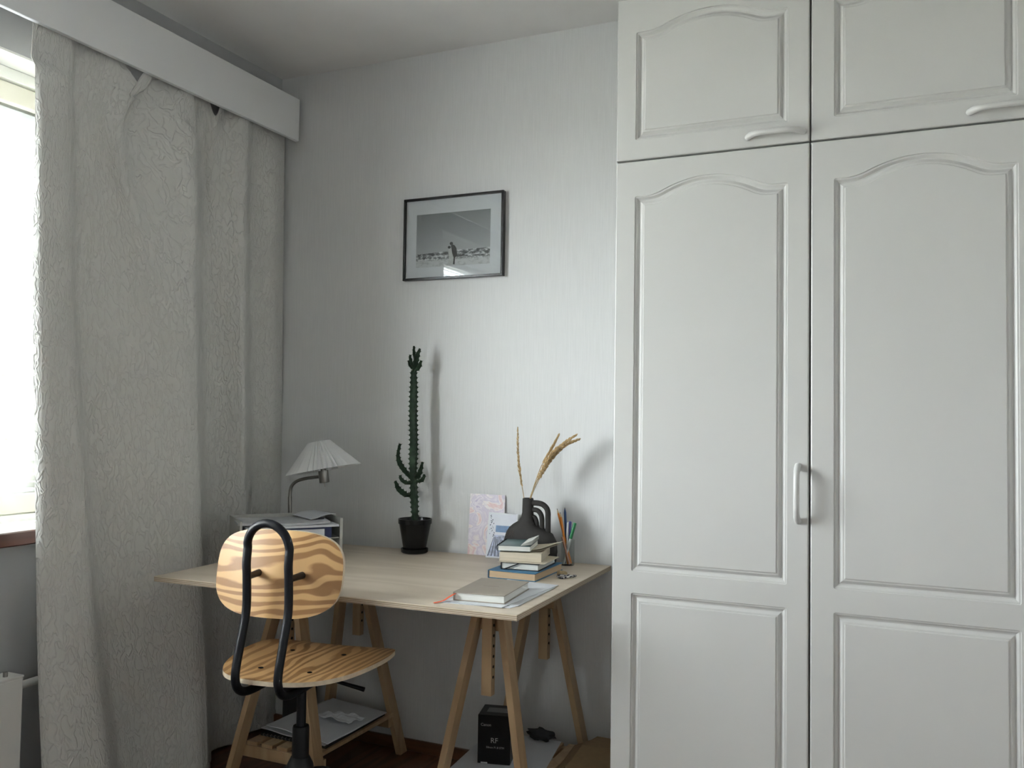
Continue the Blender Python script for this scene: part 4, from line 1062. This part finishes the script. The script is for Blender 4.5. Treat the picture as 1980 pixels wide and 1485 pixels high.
# papers on the shelf of the other trestle
mg = thing('magazine', 'dark wire-bound magazine under the newspapers on the trestle shelf', 'magazine', (0.47, -0.29, SH))
b = flat_poly([(0.345, -.450), (0.600, -.455), (0.595, -.110), (0.345, -.105)], SH, .007); obj('cover', b, 'blackcard', mg, None, True)
b = BM()
for k in range(16):
    x = .36+k*.0145; tube(b, [(x, -.452+.004*math.cos(a), SH+.0054+.0042*math.sin(a)) for a in [2*PI*j/8 for j in range(9)]], .0008, 4, False)
obj('wire_binding', b, 'steel', mg, None, True)['kind'] = 'stuff'
def wavy(poly, z, th, amp, seed, n=12):
    """quad sheet with gentle waves"""
    a_, b_, c_, d_ = [Vector((p[0], p[1], 0)) for p in poly]; bm = BM(); T_ = []; B2 = []
    for i in range(n+1):
        for j in range(n+1):
            p = (a_.lerp(b_, i/n)).lerp(d_.lerp(c_, i/n), j/n)
            h = amp*(1+math.sin(i*.9+seed)*math.cos(j*.7+seed*2))*.5*(1 if i in (0, n) or j in (0, n) else .6)
            T_.append(bm.verts.new((p.x, p.y, z+h+th))); B2.append(bm.verts.new((p.x, p.y, z+h)))
    q = lambda i, j: i*(n+1)+j
    for i in range(n):
        for j in range(n):
            bm.faces.new((T_[q(i, j)], T_[q(i+1, j)], T_[q(i+1, j+1)], T_[q(i, j+1)])); bm.faces.new((B2[q(i, j)], B2[q(i, j+1)], B2[q(i+1, j+1)], B2[q(i+1, j)]))
    for i in range(n):
        for (u1, u2) in ((q(i, 0), q(i+1, 0)), (q(i, n), q(i+1, n)), (q(0, i), q(0, i+1)), (q(n, i), q(n, i+1))):
            bm.faces.new((T_[u1], B2[u1], B2[u2], T_[u2]))
    return bm
sheet('newspaper', wavy([(0.330, -.430), (0.600, -.462), (0.607, -.130), (0.350, -.098)], SH+.0105, .003, .004, .3), 'paper2', 'newspaper lying on the dark magazine on the trestle shelf', 'newspaper')
sheet('newspaper', wavy([(0.338, -.415), (0.618, -.470), (0.622, -.142), (0.372, -.100)], SH+.0182, .003, .005, 1.4), 'paper', 'topmost white newspaper with curled edges on the trestle shelf', 'newspaper')
b = BM(); bmesh.ops.create_grid(b, x_segments=14, y_segments=8, size=1.0)
for v in b.verts:
    x, y = v.co.x, v.co.y
    v.co = Vector((0.515+x*.072+y*.018, -.285+y*.035, SH+.0265+.017*(1-x*x*.8)*(0.45+.55*math.sin(x*4+y*3)**2)+.004*math.sin(y*6+x)+.004))
zz_ = min(v.co.z for v in b.verts)
for v in b.verts: v.co.z += SH+.0272-zz_
cr = obj('crumpled_paper', b, 'paper', None); tag(cr, 'small crumpled white paper lying on the topmost newspaper', 'paper')
sd = cr.modifiers.new('thickness', 'SOLIDIFY'); sd.thickness = .0012; sd.offset = 1
# dark upright case behind the papers
ka, kb_ = at(547, 1360, 1, -0.08).x, at(598, 1360, 1, -0.08).x
dk = thing('document_case', 'dark grey upright case standing on the floor behind the newspapers', 'case', ((ka+kb_)/2, -0.055, 0))
b = BM(); box(b, ka, kb_, -0.085, -0.030, 0.0, 0.31, .006, 2); obj('case_body', b, 'darkgrey', dk, None, True)
b = BM(); box(b, ka+.004, kb_-.004, -0.083, -0.032, 0.31, 0.322, .004, 2); obj('case_lid', b, 'blackp', dk, None, True)

# ------------------------------------------------------------------ outdoors, seen through the blind
b = BM(); box(b, -90, -2.5, -60, 60, -3.3, -3.0); tag(obj('yard_ground', b, 'grass'), 'pale gravel yard outside the window', 'ground', kind='structure')
def tree(label, x, y, top, r, mat, seed, grp='trees outside the window'):
    rnd = random.Random(seed)
    t = thing('tree', label, 'tree', (x, y, -3.0), group=grp)
    b = BM(); tube(b, [(x, y, -3.0), (x+.1, y, -1.2), (x, y+.1, top-r)], [.25, .18, .08], 8); obj('trunk', b, 'bark', t, 60, True)
    b = BM()
    for k in range(900):
        a, c, s = rnd.uniform(0, 2*PI), rnd.uniform(-1, 1), rnd.uniform(.55, 1)**.5
        p = Vector((x+r*s*math.cos(a)*math.sqrt(1-c*c), y+r*s*math.sin(a)*math.sqrt(1-c*c), top-r*1.0+r*s*c))
        n = Vector((rnd.uniform(-1, 1), rnd.uniform(-1, 1), rnd.uniform(-1, 1))).normalized(); u = n.orthogonal().normalized(); v = n.cross(u); q = rnd.uniform(.10, .24)*r/2.2
        b.faces.new([b.verts.new(p+u*q*e+v*q*f*.7) for e, f in ((-1, 0), (0, -1), (1, 0), (0, 1))])
    o = obj('foliage', b, mat, t, None, True); o['kind'] = 'stuff'
tree('leafy yellow-green tree outside, beside the grey-roofed house', -18.6, 13.4, 2.0, 2.6, 'leaf', 3)
tree('dark green tree outside, taller and farther than its neighbour', -26, 17.2, 3.0, 3.4, 'leafdark', 4)
tree('broad green tree outside, farther along from the grey-roofed house', -24, 6.5, 2.4, 3.0, 'leaf', 5)
hs = thing('house', 'low house with grey metal roof outside the window', 'house', (-14, 8.0, -3.0))
b = BM(); box(b, -17, -12.2, 4.5, 10.5, -3.0, -0.9); obj('house_wall', b, 'housewall', hs, None, True)
b = BM(); prism(b, [(-17.5, -1.0), (-11.8, -1.0), (-14.6, 0.55)], 1, 4.0, 10.0); obj('roof', b, 'roof', hs, None, True)
b = BM(); box(b, -14.3, -13.8, 8.2, 8.7, 0.2, 0.95); obj('chimney', b, 'housewall', hs, None, True)
